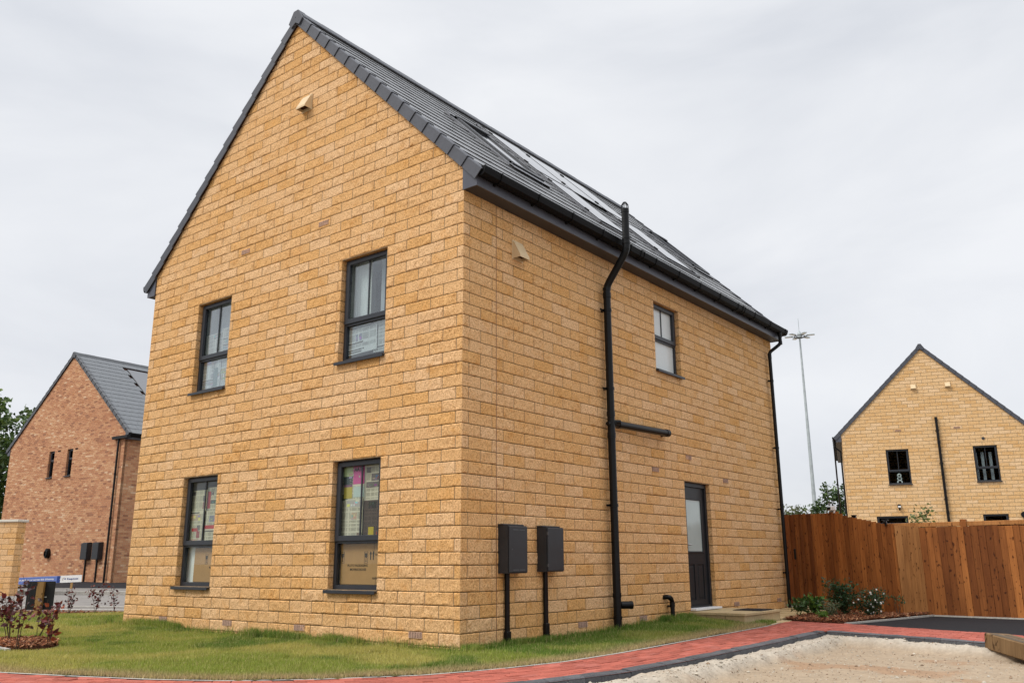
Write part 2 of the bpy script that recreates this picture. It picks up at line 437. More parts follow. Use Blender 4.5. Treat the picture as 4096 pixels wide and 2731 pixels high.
def window(parent, fr, u0, u1, z0, z1, split, bar=True, pane_top='glass', pane_bot='glass', setback=.085, sash_top=True, sill=True, detail=True):
    f0, f1 = -setback, -setback - .07
    mb = MB(); t = .052
    mb.box((u0 + .004, z0 + .004, f0), (u0 + t, z1 - .004, f1), fr=fr, bev=.004); mb.box((u1 - t, z0 + .004, f0), (u1 - .004, z1 - .004, f1), fr=fr, bev=.004)
    mb.box((u0 + t, z1 - .05, f0 - .001), (u1 - t, z1 - .004, f1), fr=fr); mb.box((u0 + t, z0 + .004, f0 - .001), (u1 - t, z0 + .06, f1), fr=fr)
    mb.box((u0 + t, split - .03, f0 - .001), (u1 - t, split + .03, f1), fr=fr)
    w = mb.build('window', M['anthracite'], parent)
    s = MB(); q = .060                                            # opening sash, standing proud of the fixed frame
    a, b, c, d = u0 + .02, u1 - .02, split - .005, z1 - .02
    g = f0 + .022
    s.box((a, c, g), (a + q + .015, d, f0 - .03), fr=fr, bev=.006); s.box((b - q - .015, c, g), (b, d, f0 - .03), fr=fr, bev=.006)
    s.box((a + q, d - q, g - .002), (b - q, d, f0 - .03), fr=fr, bev=.006); s.box((a + q, c, g - .002), (b - q, c + q + .012, f0 - .03), fr=fr, bev=.006)
    s.build('sash', M['anthracite'], w)
    p = MB(); p.box((u0 + t - .01, split + .02, f0 - .035), (u1 - t + .01, z1 - .04, f0 - .041), fr=fr); p.build('pane', M[pane_top], w)
    p = MB(); p.box((u0 + t - .01, z0 + .04, f0 - .035), (u1 - t + .01, split - .02, f0 - .041), fr=fr); p.build('pane', M[pane_bot], w)
    if bar:
        m = (u0 + u1) / 2; p = MB(); p.box((m - .012, c + q, f0 - .022), (m + .012, d - q, f0 - .034), fr=fr); p.build('glazing_bar', M['anthracite'], w)
    if sill:
        l = MB(); l.box((u0 - .015, z0 - .032, f0 - .02), (u1 + .015, z0 - .004, .055), fr=fr, bev=.004)
        l.box((u0 - .02, z0 - .045, .046), (u1 + .02, z0 - .003, .06), fr=fr, bev=.003); l.build('sill', M['anthracite'], w)
    return w
def room_behind(parent, fr, u0, u1, z0, z1, depth=.5, name='reveal_lining'):
    """plastered window reveal and the dim room edge seen through the glass"""
    mb = MB(); a = -.165; e = -.165 - depth
    for (p, q) in (((u0 - .02, z0, a), (u0, z1, e)), ((u1, z0, a), (u1 + .02, z1, e)), ((u0, z1, a), (u1, z1 + .02, e)), ((u0, z0 - .03, a), (u1, z0 - .005, e))): mb.box(p, q, fr=fr)
    return mb.build(name, M['interior'], parent)
def air_brick(parent, fr, u, z, w=.215, h=.068, d0=.013):
    mb = MB(); n = 5; bar = .0052; gap = (h - bar * (n + 1)) / n
    for i in range(n + 1): zz = z + i * (bar + gap); mb.box((u, zz, d0 - .02), (u + w, zz + bar, d0), fr=fr)
    for i in range(6): x = u + i * (w - .006) / 5; mb.box((x, z + .001, d0 - .019), (x + .006, z + h - .001, d0 - .003), fr=fr)
    o = mb.build('air_brick', [M['terracotta']], parent)
    b = MB(); b.box((u + .002, z + .002, -.02), (u + w - .002, z + h - .002, d0 - .007), fr=fr); b.build('slot', M['slot'], o)
    return o
def hood_vent(parent, fr, u, z, w=.21, h=.25, mat='cream', p=.14):
    mb = MB(); t = .006
    # back plate, sloping hood with cheeks open below
    mb.box((u - .012, z - .012, .004), (u + w + .012, z + h + .012, .016), fr=fr)
    prof = [(z + h, .018), (z + h * .93, .035), (z + h * .12, p), (z, p)]
    for i in range(3):
        (za, da), (zb, db) = prof[i], prof[i + 1]
        v = fr(np.array([u, u + w, u + w, u] * 2), np.array([za, za, zb, zb] * 2), np.array([da, da, db, db, da - t, da - t, db - t, db - t]))
        mb.add(v, [(0, 1, 2, 3), (7, 6, 5, 4), (0, 4, 5, 1), (2, 6, 7, 3)])
    for x in (u, u + w - t):
        pl = [(z + h, .014), (z + h, .018), (z + h * .93, .034), (z + h * .12, p - .001), (z + .001, p - .001), (z + .001, .014)]
        mb.prism(pl, x, x + t, fr=lambda a, b, hh: fr(hh, a, b))
    o = mb.build('vent_hood', M[mat], parent)
    b = MB(); b.box((u + .02, z + h * .16, .02), (u + w - .02, z + h * .2, p - .03), fr=fr); b.build('vent_grille', M['slot'], o)
    return o
def meter_box(parent, fr, u, z, w, h, p, slots=True, foot=-.05, side=1):
    mb = MB(); e = .035                                           # body widens to the wall flange
    pl = [(u - .012, -.02), (u + w + .012, -.02), (u + w + .012, .03), (u + w - .002, p - .02), (u + .002, p - .02), (u - .012, .03)]
    mb.prism([(a, b) for a, b in pl], z, z + h, fr=lambda a, b, hh: fr(a, hh, b))
    mb.box((u - .02, z + h, .0), (u + w + .02, z + h + .02, p * .55), fr=fr, bev=.006)
    o = mb.build('meter_box', M['meter'], parent)
    d = MB(); d.box((u + .008, z + .008, p - .022), (u + w - .008, z + h - .008, p), fr=fr, bev=.008)
    dr = d.build('door', M['meter'], o)
    ku = u + (.06 if slots else w - .06)
    lk = MB(); lk.box((ku - .008, z + h * .5 - .008, p - .003), (ku + .008, z + h * .5 + .008, p + .004), fr=fr, bev=.003); lk.build('lock', M['galv_dark'], o)
    if slots:
        for zz in (z + h - .05, z + .04):
            s = MB()
            for k in (0, 1):
                a = u + w * (.2 + .34 * k); s.box((a, zz - .005, p - .004), (a + w * .29, zz + .005, p + .002), fr=fr)
            s.build('vent_slot', M['galv_dark'], o)
    else:
        for zz in (z + .08, z + h - .08): s = MB(); s.box((u + .001, zz - .02, p - .018), (u + .012, zz + .02, p + .004), fr=fr); s.build('hinge', M['galv_dark'], o)
    c = MB(); m = u + w * .34
    c.box((m - .032, foot, .012), (m + .032, z + .002, .05), fr=fr, bev=.006)
    c.box((m - .042, foot, .008), (m + .042, foot + .18, .06), fr=fr, bev=.006)
    c.build('cable_cover', M['black'], o)
    return o
M['meter'] = plain('graphite_grp', (.022, .024, .028), .4, .45, nscale=7, namt=.15, bs=250, bstr=.1, bdist=.001)
M['galv_dark'] = plain('dark_fitting', (.07, .075, .08), .4, .5)

def roof(parent, W_, D_, z0, gauge=.337, tw=.30, thick=.018, skip=(), both=True, ridge=True, over=.30, verge_mat='verge', tile_mat='tile', detail=True, verge_w=.155, ang=45.0):
    """45 degree roof over x in [-W_,0], y in [0,D_]; tile plane passes z0 at x=0. s runs up the slope from x=0."""
    q = math.cos(R(ang)); sq = math.sin(R(ang)); tn_ = sq / q; smax = W_ / 2 / q
    def fr1(s, y, n): return np.c_[-s * q + n * sq, y, z0 + s * sq + n * q]
    def fr2(s, y, n): return np.c_[-W_ + s * q - n * sq, y, z0 + s * sq + n * q]
    root = MB()
    xm = -W_ / 2; zr = z0 + W_ / 2 * tn_
    e = over - .03
    k_ = e * tn_; pl = [(e, z0 - k_ - .02), (xm, zr - .02), (-W_ - e, z0 - k_ - .02), (-W_ - e + .05, z0 - k_ - .07), (xm, zr - .14), (e - .05, z0 - k_ - .07)]
    root.prism(pl, -.02, D_ + .02, fr=lambda a, b, h: np.c_[a, h, b])
    rf = root.build('roof', M['slot'], parent)
    s0 = -over / q
    n = int((smax - s0) / gauge)
    for side, fr in enumerate((fr1, fr2)):
        mb = MB(); r = np.random.default_rng(11 + side)
        for i in range(n + 1):
            sa = s0 + i * gauge; sb = min(sa + gauge + .06, smax - .01)
            if sb - sa < .05: continue
            y = .0 - (tw / 2 if i % 2 else 0)
            while y < D_:
                ya, yb = max(y, 0.0) + .002, min(y + tw, D_) - .002
                y += tw
                if yb - ya < .04: continue
                cm, ym = (sa + min(sb, sa + gauge)) / 2, (ya + yb) / 2
                if side == 0 and any(a < cm < b and c < ym < d for a, b, c, d in skip): continue
                j = r.normal(0, .0007); j2 = r.normal(0, .0006); f = thick + .012 + j
                S = np.array([sa, sa, sb, sb] * 2); Y = np.array([ya, yb, yb, ya] * 2)
                N = np.array([f + j2, f - j2, thick, thick, f - .032, f - .032, 0, 0])
                tn = r.random()
                mb.add(fr(S, Y, N), [(0, 1, 2, 3), (7, 6, 5, 4), (0, 4, 5, 1), (1, 5, 6, 2), (3, 7, 4, 0)], (tn, tn, 0, 1))
        mb.build('roof_tiling', M[tile_mat], rf)
    if ridge:
        mb = MB(); y = -.03; k = 0
        while y < D_ + .03:
            yb = min(y + .45, D_ + .03); h = .004 if k % 2 else 0
            prof = [(-.155, -.10), (-.145, -.075), (-.05, .045 + h), (.05, .045 + h), (.145, -.075), (.155, -.10), (.14, -.115), (0, .0), (-.14, -.115)]
            mb.prism([(xm + a, zr + .02 + b) for a, b in prof], y, yb - .003, fr=lambda a, b, hh: np.c_[a, hh, b]); 
            if k and detail:
                mb.box((xm - .03, y - .02, zr + .06), (xm + .03, y + .014, zr + .085), bev=.004)
            y = yb if yb - y > .2 else D_ + 1; k += 1
        mb.build('ridge', M[verge_mat], rf)
    # dry verge units on each rake
    for yy, sg in ((0, -1), (D_, 1)):
        for side, fr in enumerate((fr1, fr2)):
            mb = MB()
            for i in range(n + 1):
                sa = s0 - .02 + i * gauge; sb = sa + gauge + .035
                if sa > smax - .14: continue
                sb = min(sb, smax - .02)
                o0, o1 = .062, .046                                # lower end laps outside the unit below
                def P(s, out, nn): return (s, yy + sg * out, nn)
                A = .012; lo_, hi_ = thick * 2 + .012, thick * 2
                pts = []
                for s, oo, top in ((sa, o0, lo_), (sb, o1, hi_)):
                    pts += [P(s, -.07, top), P(s, oo - A, top), P(s, oo, top - A), P(s, oo, top - verge_w - (.012 if s == sa else 0)), P(s, oo - .012, top - verge_w - (.012 if s == sa else 0)), P(s, oo - .012, top - .016), P(s, -.07, top - .014)]
                v = np.array(pts); m = 7
                mb.add(fr(*v.T), [tuple(range(m)), tuple(range(2 * m - 1, m - 1, -1))] + [(a, m + a, m + (a + 1) % m, (a + 1) % m) for a in range(m)])
            mb.build('verge_trim', M[verge_mat], rf)
        # cap at the apex
        mb = MB(); h = verge_w
        pl = [(xm - .17, zr - .12), (xm - .055, zr + .07), (xm + .055, zr + .07), (xm + .17, zr - .12), (xm + .10, zr - .215), (xm, zr - .15), (xm - .10, zr - .215)]
        a, b = sorted((yy + sg * .078, yy - sg * .06)); mb.prism(pl, a, b, fr=lambda p, z, hh: np.c_[p, hh, z])
        mb.box((xm - .006, yy + sg * .078, zr - .06), (xm + .006, yy + sg * .082, zr - .048))
        mb.build('apex_cap', M[verge_mat], rf)
    return rf, fr1, fr2
def eaves(parent, W_, D_, soffit=SOF, out=.235, top=.20, gz=5.80, brackets=True, sides=(1, -1), box_top=None):
    for sd in sides:
        X = (lambda a: a) if sd == 1 else (lambda a: -W_ - a)
        mb = MB()
        mb.box((X(out - .018), -.02, soffit), (X(out), D_ + .02, soffit + top)); 
        mb.build('fascia_board', M['fascia'], parent)
        mb = MB(); mb.box((X(.0), -.015, soffit + .008), (X(out - .019), D_ + .015, soffit + .02)); mb.build('soffit', M['soffit'], parent)
        for ya, yb in ((-.024, -.004), (D_ + .004, D_ + .024)):
            mb = MB(); mb.prism([(X(.0), soffit - .002), (X(out + .002), soffit - .002), (X(out + .002), soffit + top), (X(.0), soffit + top + .24)], ya, yb, fr=lambda a, b, h: np.c_[a, h, b]); mb.build('box_end', M['fascia'], parent)
        prof = [(.245, gz), (.247, gz - .085), (.262, gz - .108), (.325, gz - .108), (.358, gz - .085), (.372, gz - .03), (.372, gz), (.382, gz + .003), (.382, gz - .004), (.378, gz - .034), (.364, gz - .09), (.328, gz - .114), (.260, gz - .114), (.243, gz - .09), (.24, gz)]
        mb = MB(); mb.prism([(X(a), b) for a, b in prof], -.03, D_ + .07, fr=lambda a, b, h: np.c_[a, h, b])
        for ye in (-.034, D_ + .066): mb.prism([(X(a), b) for a, b in [prof[0]] + [(.243, gz - .09), (.26, gz - .117), (.33, gz - .117), (.366, gz - .09), (.386, gz - .034), (.386, gz + .006)]], ye, ye + .012, fr=lambda a, b, h: np.c_[a, h, b])
        g = mb.build('gutter', M['gutter'], parent)
        if brackets:
            y = .30
            while y < D_ + .05:
                b = MB(); sc = .004
                pr = [(.235, gz + .006), (.238, gz - .135), (.25, gz - .135), (.27, gz - .122), (.33, gz - .122), (.37, gz - .095), (.388, gz - .034), (.388, gz + .006), (.383, gz + .006), (.383, gz - .034), (.365, gz - .091), (.329, gz - .1155), (.26, gz - .1155), (.243, gz - .09), (.24, gz + .006)]
                b.prism([(X(a), c) for a, c in pr], y, y + .03, fr=lambda a, c, h: np.c_[a, h, c]); b.build('gutter_bracket', M['gutter'], g); y += .82
            for y in (3.9, 7.9):
                b = MB()
                for dy in (0, .05, .1): b.prism([(X(a), c) for a, c in [(.236, gz + .004), (.238, gz - .1), (.258, gz - .121), (.33, gz - .121), (.369, gz - .094), (.389 - .001 * (dy == .05), gz - .034), (.389, gz + .006)]], y + dy, y + dy + (.055 if dy == .0 else .02), fr=lambda a, c, h: np.c_[a, h, c])
                b.build('gutter_union', M['gutter'], g)
M['soffit'] = plain('anthracite_soffit', (.040, .040, .045), .5, .4, nscale=5, namt=.1)
def pipe(parent, name, pts, r, collars=(), clips=(), n=16, mat='black'):
    mb = MB()
    # soften the bends
    P = [np.array(p, float) for p in pts]; out = [P[0]]
    for i in range(1, len(P) - 1):
        a, b, c = P[i - 1], P[i], P[i + 1]; k = min(r * 1.5, np.linalg.norm(b - a) * .45, np.linalg.norm(c - b) * .45)
        pa = b + (a - b) / np.linalg.norm(a - b) * k; pb = b + (c - b) / np.linalg.norm(c - b) * k
        for t in (0, .33, .67, 1): out.append((1 - t) ** 2 * pa + 2 * t * (1 - t) * b + t * t * pb)
    out.append(P[-1]); mb.tube(out, r, n)
    for c in collars:
        a, b = np.array(c[0], float), np.array(c[1], float); mb.tube([a, b], r * (c[2] if len(c) > 2 else 1.12), n)
    o = mb.build(name, M[mat], parent, smooth=False)
    for c in clips:
        k = MB(); c = np.array(c, float); k.tube([c - [0, 0, .02], c + [0, 0, .02]], r * 1.16, n)
        k.box((c[0] - r, c[1] - r * 1.1 - .06, c[2] - .014), (c[0] - r + .012 if r > .04 else c[0] - r + .01, c[1] + r * 1.1, c[2] + .014))
        k.box((0.0, c[1] - .012, c[2] - .012), (c[0], c[1] + .012, c[2] + .012)); k.build('pipe_clip', M[mat], o)
    return o

# ================================================================== the main house
house = tag(empty('house'), 'large two-storey house of golden split-face stone blocks with dark grey gabled roof', 'house')
gw = [(-2.28, -1.365, 3.6, 5.1), (-5.82, -4.905, 3.6, 5.1), (-2.28, -1.365, .6, 2.25), (-5.82, -4.905, .6, 2.25)]
sw = [(4.93, 5.84, 4.05, 5.25), (5.73, 6.70, .15, 2.25)]
TOP = 9.50
wl = MB()
block_wall(wl, FG, -W, 0, (-2, 64), rake(W, TOP), gw, corner0=True, corner1=True, ph=(.325, .1), seed=3, joints=(), origin=0.0)
block_wall(wl, FS, 0, D, (-2, 38), None, sw, corner0=True, corner1=True, ph=(.1, .325), seed=5, joints=(.66,), origin=-.0)
def FB(u, z, d): return np.c_[u, D + np.asarray(d, float) + 0 * u, z]
def FL(u, z, d): return np.c_[-W - np.asarray(d, float) + 0 * u, u, z]
block_wall(wl, FB, -W, 0, (-2, 64), rake(W, TOP), (), step=None, back=.0, seed=8)
block_wall(wl, FL, 0, D, (-2, 38), None, (), step=None, back=.0, seed=9)
wl.build('wall', M['stone'], house)
# movement joint in the long side
mj = MB(); mj.box((.654, -.1, -.01), (.664, 5.54, .001), fr=FS); mj.build('movement_joint', plain('brown_sealant', (.22, .10, .05), .6), house)

wins = []
wins.append(window(house, FG, *gw[0], split=4.16)); wins.append(window(house, FG, *gw[1], split=4.16))
wins.append(window(house, FG, *gw[2], split=1.21, pane_top='glass_low', pane_bot='glass_low')); wins.append(window(house, FG, *gw[3], split=1.21, pane_top='glass_low', pane_bot='glass_low'))
for g in gw: room_behind(house, FG, *g)
window(house, FS, *sw[0], split=4.62, pane_top='frost', pane_bot='frost')

# back door
u0, u1, z0, z1 = sw[1]
db = MB(); f0 = -.07
db.box((u0 + .005, z0 + .03, f0), (u0 + .065, z1 - .004, f0 - .09), fr=FS, bev=.004); db.box((u1 - .065, z0 + .03, f0), (u1 - .005, z1 - .004, f0 - .09), fr=FS, bev=.004)
db.box((u0 + .065, z1 - .075, f0 + .001), (u1 - .065, z1 - .004, f0 - .09), fr=FS); db.box((u0 + .065, z0 + .03, f0 + .001), (u1 - .065, z0 + .06, f0 - .09), fr=FS)
door = MB(); a, b = u0 + .068, u1 - .068; df = f0 - .035
ga, gb, gc, gd = a + .13, b - .13, 1.09, 1.96
door.box((a, z0 + .062, df), (a + .13, z1 - .08, df - .045), fr=FS); door.box((b - .13, z0 + .062, df), (b, z1 - .08, df - .045), fr=FS)
door.box((a + .13, gd, df), (b - .13, z1 - .08, df - .045), fr=FS)
door.box((a + .13, z0 + .062, df), (b - .13, .30, df - .045), fr=FS); door.box((a + .13, .88, df), (b - .13, gc, df - .045), fr=FS)
m = (a + b) / 2
door.box((m - .055, .30, df), (m + .055, .88, df - .045), fr=FS)
for p, q in ((a + .13, m - .055), (m + .055, b - .13)):
    door.box((p, .30, df - .016), (q, .88, df - .04), fr=FS); door.box((p + .035, .335, df - .003), (q - .035, .845, df - .02), fr=FS, bev=.012)
dr = door.build('door', M['doorpaint'], house)
db.build('door_frame', M['doorpaint'], dr)
bd = MB()
for q in (((ga - .03, gc - .03, df + .014), (ga + .005, gd + .03, df - .01)), ((gb - .005, gc - .03, df + .014), (gb + .03, gd + .03, df - .01)), ((ga, gd - .005, df + .013), (gb, gd + .03, df - .01)), ((ga, gc - .03, df + .013), (gb, gc + .005, df - .01))): bd.box(*q, fr=FS, bev=.006)
bd.build('glazing_bead', M['doorpaint'], dr)
p = MB(); p.box((ga, gc, df - .005), (gb, gd, df - .012), fr=FS); p.build('pane', M['door_frost'], dr)
h = MB(); h.box((a + .045, 1.08, df), (a + .075, 1.30, df + .012), fr=FS, bev=.004); h.tube(FS(np.array([a + .06, a + .06, a + .18]), np.array([1.20] * 3), np.array([df, df + .05, df + .05])), .01, 10); h.build('handle', M['steel'], dr)
t = MB(); t.box((u0 - .01, z0 - .002, .10), (u1 + .01, z0 + .03, f0 - .09), fr=FS, bev=.004); t.build('threshold', M['threshold'], dr)

# roof with panels and roof windows
skipL = (1.40, 3.36, 2.22, 3.28); skipR = (1.62, 3.34, 9.02, 9.95)
panels = [(2.52, 4.42, 4.0 + 1.21 * i, 4.0 + 1.21 * (i + 1)) for i in range(3)] + [(.70, 2.48, 4.0, 5.10), (.70, 2.48, 6.44, 7.63)]
rf, r1, r2 = roof(house, W, D, 6.012, skip=[skipL, skipR] + panels)
for i, (a, b, c, d) in enumerate(panels):
    mb = MB(); n0, n1 = .03, .062
    mb.box((a, c, n0), (a + .02, d, n1), fr=r1); mb.box((b - .02, c, n0), (b, d, n1), fr=r1); mb.box((a + .02, c, n0), (b - .02, c + .016, n1), fr=r1); mb.box((a + .02, d - .016, n0), (b - .02, d, n1), fr=r1)
    for yy in (c + .012,):
        for ss in (a + .35, b - .35): mb.box((ss - .04, yy - .03, n1 - .004), (ss + .04, yy + .03, n1 + .012), fr=r1)
    po = mb.build('solar_panel', M['black'], rf)
    g = MB(); g.box((a + .02, c + .016, n0), (b - .02, d - .016, n1 - .004), fr=r1); g.build('panel_glass', M['solar'], po)
fl = MB()
for q in (((.60, 3.93, .01), (4.45, 4.0, .05)), ((.60, 7.63, .01), (4.45, 7.71, .05)), ((4.42, 3.93, .012), (4.50, 7.71, .052)), ((.60, 4.0, .008), (.70, 5.16, .04)), ((.60, 6.38, .008), (.70, 7.63, .04)), ((.70, 5.10, .01), (2.50, 5.15, .046)), ((.70, 6.39, .01), (2.50, 6.44, .046))): fl.box(*q, fr=r1)
fl.build('panel_flashing', M['flash'], rf)
fl = MB(); fl.box((.6, 3.9, -.005), (4.5, 7.72, .006), fr=r1); fl.build('roof_underlay', M['slot'], rf)
for (a, b, c, d), o in ((skipL, 0), (skipR, 1)):
    mb = MB(); mb.box((a, c, .0), (b, d, .02), fr=r1); mb.box((a, c - .03, .015), (b + .03, c + .10, .045), fr=r1); mb.box((a, d - .10, .015), (b + .03, d + .03, .045), fr=r1)
    mb.box((b - .10, c, .02), (b + .06, d, .07), fr=r1); mb.box((a - .12, c, .045), (a + .04, d, .052), fr=r1)
    rw = mb.build('roof_window', M['flash'], rf)
    f = MB(); f.box((a + .10, c + .10, .02), (b - .10, c + .17, .085), fr=r1, bev=.008); f.box((a + .10, d - .17, .02), (b - .10, d - .10, .085), fr=r1, bev=.008)
    f.box((b - .20, c + .10, .02), (b - .10, d - .10, .105), fr=r1, bev=.012); f.box((a + .06, c + .10, .02), (a + .17, d - .10, .08), fr=r1, bev=.008); f.build('window_frame', M['anthracite'], rw)
    g = MB(); g.box((a + .16, c + .16, .03), (b - .19, d - .16, .06), fr=r1); g.build('pane', M['solar'], rw)
eaves(house, W, D, gz=5.765)

# wall fittings
air = [(-2.83, 5.74, 'u'), (-4.72, 5.73, 'u'), (-6.16, .078, 0), (-4.50, .078, 0), (-2.90, .078, 0), (-.79, .078, 0)]
for u, z, k in air: air_brick(house, FG, u, z)
for u, z in ((2.40, .078), (4.04, .078), (4.63, 2.325), (5.82, 2.625), (7.28, 2.325), (7.42, .152), (9.44, .152)): air_brick(house, FS, u, z)
hood_vent(house, FG, -3.37, 7.79); hood_vent(house, FS, 1.0, 4.90)
meter_box(house, FS, .70, .80, .38, .565, .165, True); meter_box(house, FS, 1.50, .81, .37, .555, .165, False, foot=-.0)
r = .057
svp = pipe(house, 'soil_pipe', [(.11, 3.24, -.05), (.11, 3.24, 5.04), (.47, 3.27, 5.56), (.47, 3.27, 6.22)], r,
           collars=[((.11, 3.24, .14), (.11, 3.24, .19)), ((.11, 3.24, .44), (.11, 3.24, .50)), ((.11, 3.24, 2.70), (.11, 3.24, 2.78)), ((.11, 3.24, 3.02), (.11, 3.24, 3.09)), ((.11, 3.24, 4.86), (.11, 3.24, 4.94)), ((.11, 3.24, 4.98), (.11, 3.24, 5.02)), ((.47, 3.27, 5.66), (.47, 3.27, 5.70)), ((.47, 3.27, 5.74), (.47, 3.27, 5.77))], clips=[(.11, 3.24, 1.72), (.11, 3.24, 3.44), (.11, 3.24, 4.66)])
mb = MB(); c = np.array([.47, 3.27, 6.22]); mb.tube([c + [0, 0, -.04], c + [0, 0, .02]], r * 1.1, 16)
for k in range(12):
    th = k * math.pi / 6; v = np.array([math.cos(th), math.sin(th), 0]); mb.tube([c + v * r * .98, c + v * r * .9 + [0, 0, .09], c + v * r * .5 + [0, 0, .125], c + [0, 0, .13]], .005, 5)
mb.tube([c + [0, 0, .124], c + [0, 0, .134]], r * .5, 12); mb.build('vent_cowl', M['black'], svp)
mb = MB(); mb.tube([(.13, 3.3, .335), (.22, 3.42, .335)], .052, 16); mb.tube([(.215, 3.413, .335), (.235, 3.44, .335)], .056, 16); mb.build('access_cap', M['black'], svp)
mb = MB(); mb.tube([(.11, 3.27, 2.92), (.11, 3.46, 2.925), (.11, 4.99, 2.965)], .056, 16); mb.tube([(.11, 3.42, 2.923), (.11, 3.48, 2.925)], .063, 16); mb.tube([(.11, 4.93, 2.963), (.11, 5.02, 2.966)], .063, 16)
mb.tube([(-.02, 4.99, 2.965), (.11, 4.99, 2.965)], .05, 14); mb.tube([(.11, 3.14, 2.9), (.11, 3.24, 2.92)], .03, 10); mb.tube([(.13, 3.30, 2.94), (.19, 3.37, 2.94)], .035, 12); mb.build('branch_pipe', M['black'], svp)
pipe(house, 'waste_pipe', [(-.02, 4.80, .385), (.085, 4.82, .40), (.085, 4.93, .345), (.085, 4.93, -.02)], .034, collars=[((.085, 4.93, .24), (.085, 4.93, .315), 1.2), ((.085, 4.85, .385), (.085, 4.90, .36), 1.15)], clips=[(.085, 4.93, .255)])
pipe(house, 'downpipe', [(.31, 9.96, 5.67), (.31, 9.96, 5.42), (.09, 9.86, 5.24), (.09, 9.86, .0)], .036, collars=[((.31, 9.96, 5.60), (.31, 9.96, 5.67), 1.3), ((.31, 9.96, 5.40), (.31, 9.96, 5.47)), ((.09, 9.86, 5.10), (.09, 9.86, 5.22)), ((.09, 9.86, 2.0), (.09, 9.86, 2.06))], clips=[(.09, 9.86, 4.62), (.09, 9.86, 3.2), (.09, 9.86, 1.95), (.09, 9.86, .70)])

# ------------------------------------------------------------------ things inside the windows
def text_mesh(body, size, mat, fr, u, z, d, rot=0.0, align='LEFT', bold=0.0, ext=.0005):
    cu = bpy.data.curves.new('lettering', 'FONT'); cu.body = body; cu.size = size; cu.extrude = ext; cu.offset = bold; cu.align_x = align; cu.resolution_u = 2
    o = bpy.data.objects.new('tmp', cu); col.objects.link(o)
    bpy.context.view_layer.update()
    me = bpy.data.meshes.new_from_object(o.evaluated_get(bpy.context.evaluated_depsgraph_get()))
    bpy.data.objects.remove(o)
    n = len(me.vertices); co = np.empty(n * 3); me.vertices.foreach_get('co', co); co = co.reshape(-1, 3)
    ca, sa = math.cos(rot), math.sin(rot)
    x = co[:, 0] * ca - co[:, 1] * sa; y = co[:, 0] * sa + co[:, 1] * ca
    f = [tuple(pl.vertices) for pl in me.polygons]; bpy.data.meshes.remove(me)
    return fr(u + x, z + y, d + co[:, 2]), f
def newspaper(u, z, w, h, d, seed, label, tilt=0.0, palette=None, heads=(), bg=(.56, .53, .43), group='newspaper sheets taped inside the windows', dim=1.0):
    r = random.Random(seed); mb = MB()
    ca, sa = math.cos(tilt), math.sin(tilt)
    def fr(a, b, n): a = np.asarray(a, float); b = np.asarray(b, float); return FG(u + a * ca - b * sa, z + a * sa + b * ca, d + np.asarray(n, float) - .004 * np.sin(a * 22 + seed) * 1.0)
    N = 8
    for i in range(N):
        a, b = w * i / N, w * (i + 1) / N; mb.add(fr(np.array([a, b, b, a] * 2), np.array([0, 0, h, h] * 2), np.array([0] * 4 + [-.001] * 4)), [(0, 1, 2, 3), (7, 6, 5, 4)], (*[x * dim for x in bg], 1))
    def rect(a, b, c, e, colr, lift=.001):
        k = max(1, int((b - a) / (w / N)))
        for i in range(k):
            p, q = a + (b - a) * i / k, a + (b - a) * (i + 1) / k
            mb.add(fr(np.array([p, q, q, p]), np.array([c, c, e, e]), np.full(4, lift)), [(0, 1, 2, 3)], (*[x * dim for x in colr], 1))
    cols = 3 if w < .3 else 4; cw = (w - .02) / cols; y = h - .015
    pal = palette or [(.12, .11, .10), (.30, .26, .22), (.22, .12, .10), (.2, .2, .24)]
    while y > .03:
        k = r.random()
        if k < .38:
            hh = min(r.uniform(.05, .11), y - .012); c0 = r.randrange(cols); n = r.randint(1, cols - c0); base = r.choice(pal)
            rect(.01 + c0 * cw, .01 + (c0 + n) * cw - .006, y - hh, y, base)
            for _ in range(5):
                a = .01 + c0 * cw + r.random() * n * cw * .75; b = y - hh + r.random() * hh * .6
                rect(a, a + n * cw * r.uniform(.1, .25), b, b + hh * r.uniform(.15, .4), tuple(min(.6, x * r.uniform(.4, 2.4)) for x in base), .0015)
            for cc in range(cols):
                if not c0 <= cc < c0 + n:
                    for j in range(int(hh / .008)): rect(.012 + cc * cw, .004 + (cc + 1) * cw - r.random() * .015, y - .008 * j - .004, y - .008 * j, tuple(x * .52 for x in bg))
            y -= hh + .01
        elif k < .5: rect(.01, w * r.uniform(.4, .95), y - .022, y - .004, (.08, .075, .07)); y -= .03
        else:
            hh = min(r.uniform(.03, .06), y - .01)
            for cc in range(cols):
                for j in range(int(hh / .008)): rect(.012 + cc * cw, .004 + (cc + 1) * cw - r.random() * .012, y - .008 * j - .004, y - .008 * j, tuple(x * .5 for x in bg))
            y -= hh + .012
    for (a, b, c, e, colr) in heads: rect(a, b, c, e, colr, .002)
    o = mb.build('newspaper', M['paper']); tag(o, label, 'newspaper', group); return o, fr
dN = -.145
WH = (.66, .67, .66)
newspaper(-5.78, 3.64, .50, .54, dN, 1, 'whitish newspaper sheet filling the bottom pane of the upper left window', bg=WH, palette=[(.32, .32, .34), (.25, .32, .33)], heads=[(.30, .44, .05, .36, (.17, .23, .23))])
newspaper(-5.36, 3.63, .42, .56, dN - .012, 2, 'narrow newspaper sheet with yellow edge behind the upper left window bottom pane', bg=WH, palette=[(.33, .30, .34), (.42, .36, .2)], heads=[(.2, .36, .1, .32, (.42, .33, .12))])
newspaper(-5.79, 4.18, .52, .40, dN, 3, 'crumpled grey newspaper across the lower half of the upper left top pane', tilt=.03, bg=(.58, .56, .52), palette=[(.3, .28, .26), (.36, .33, .3)])
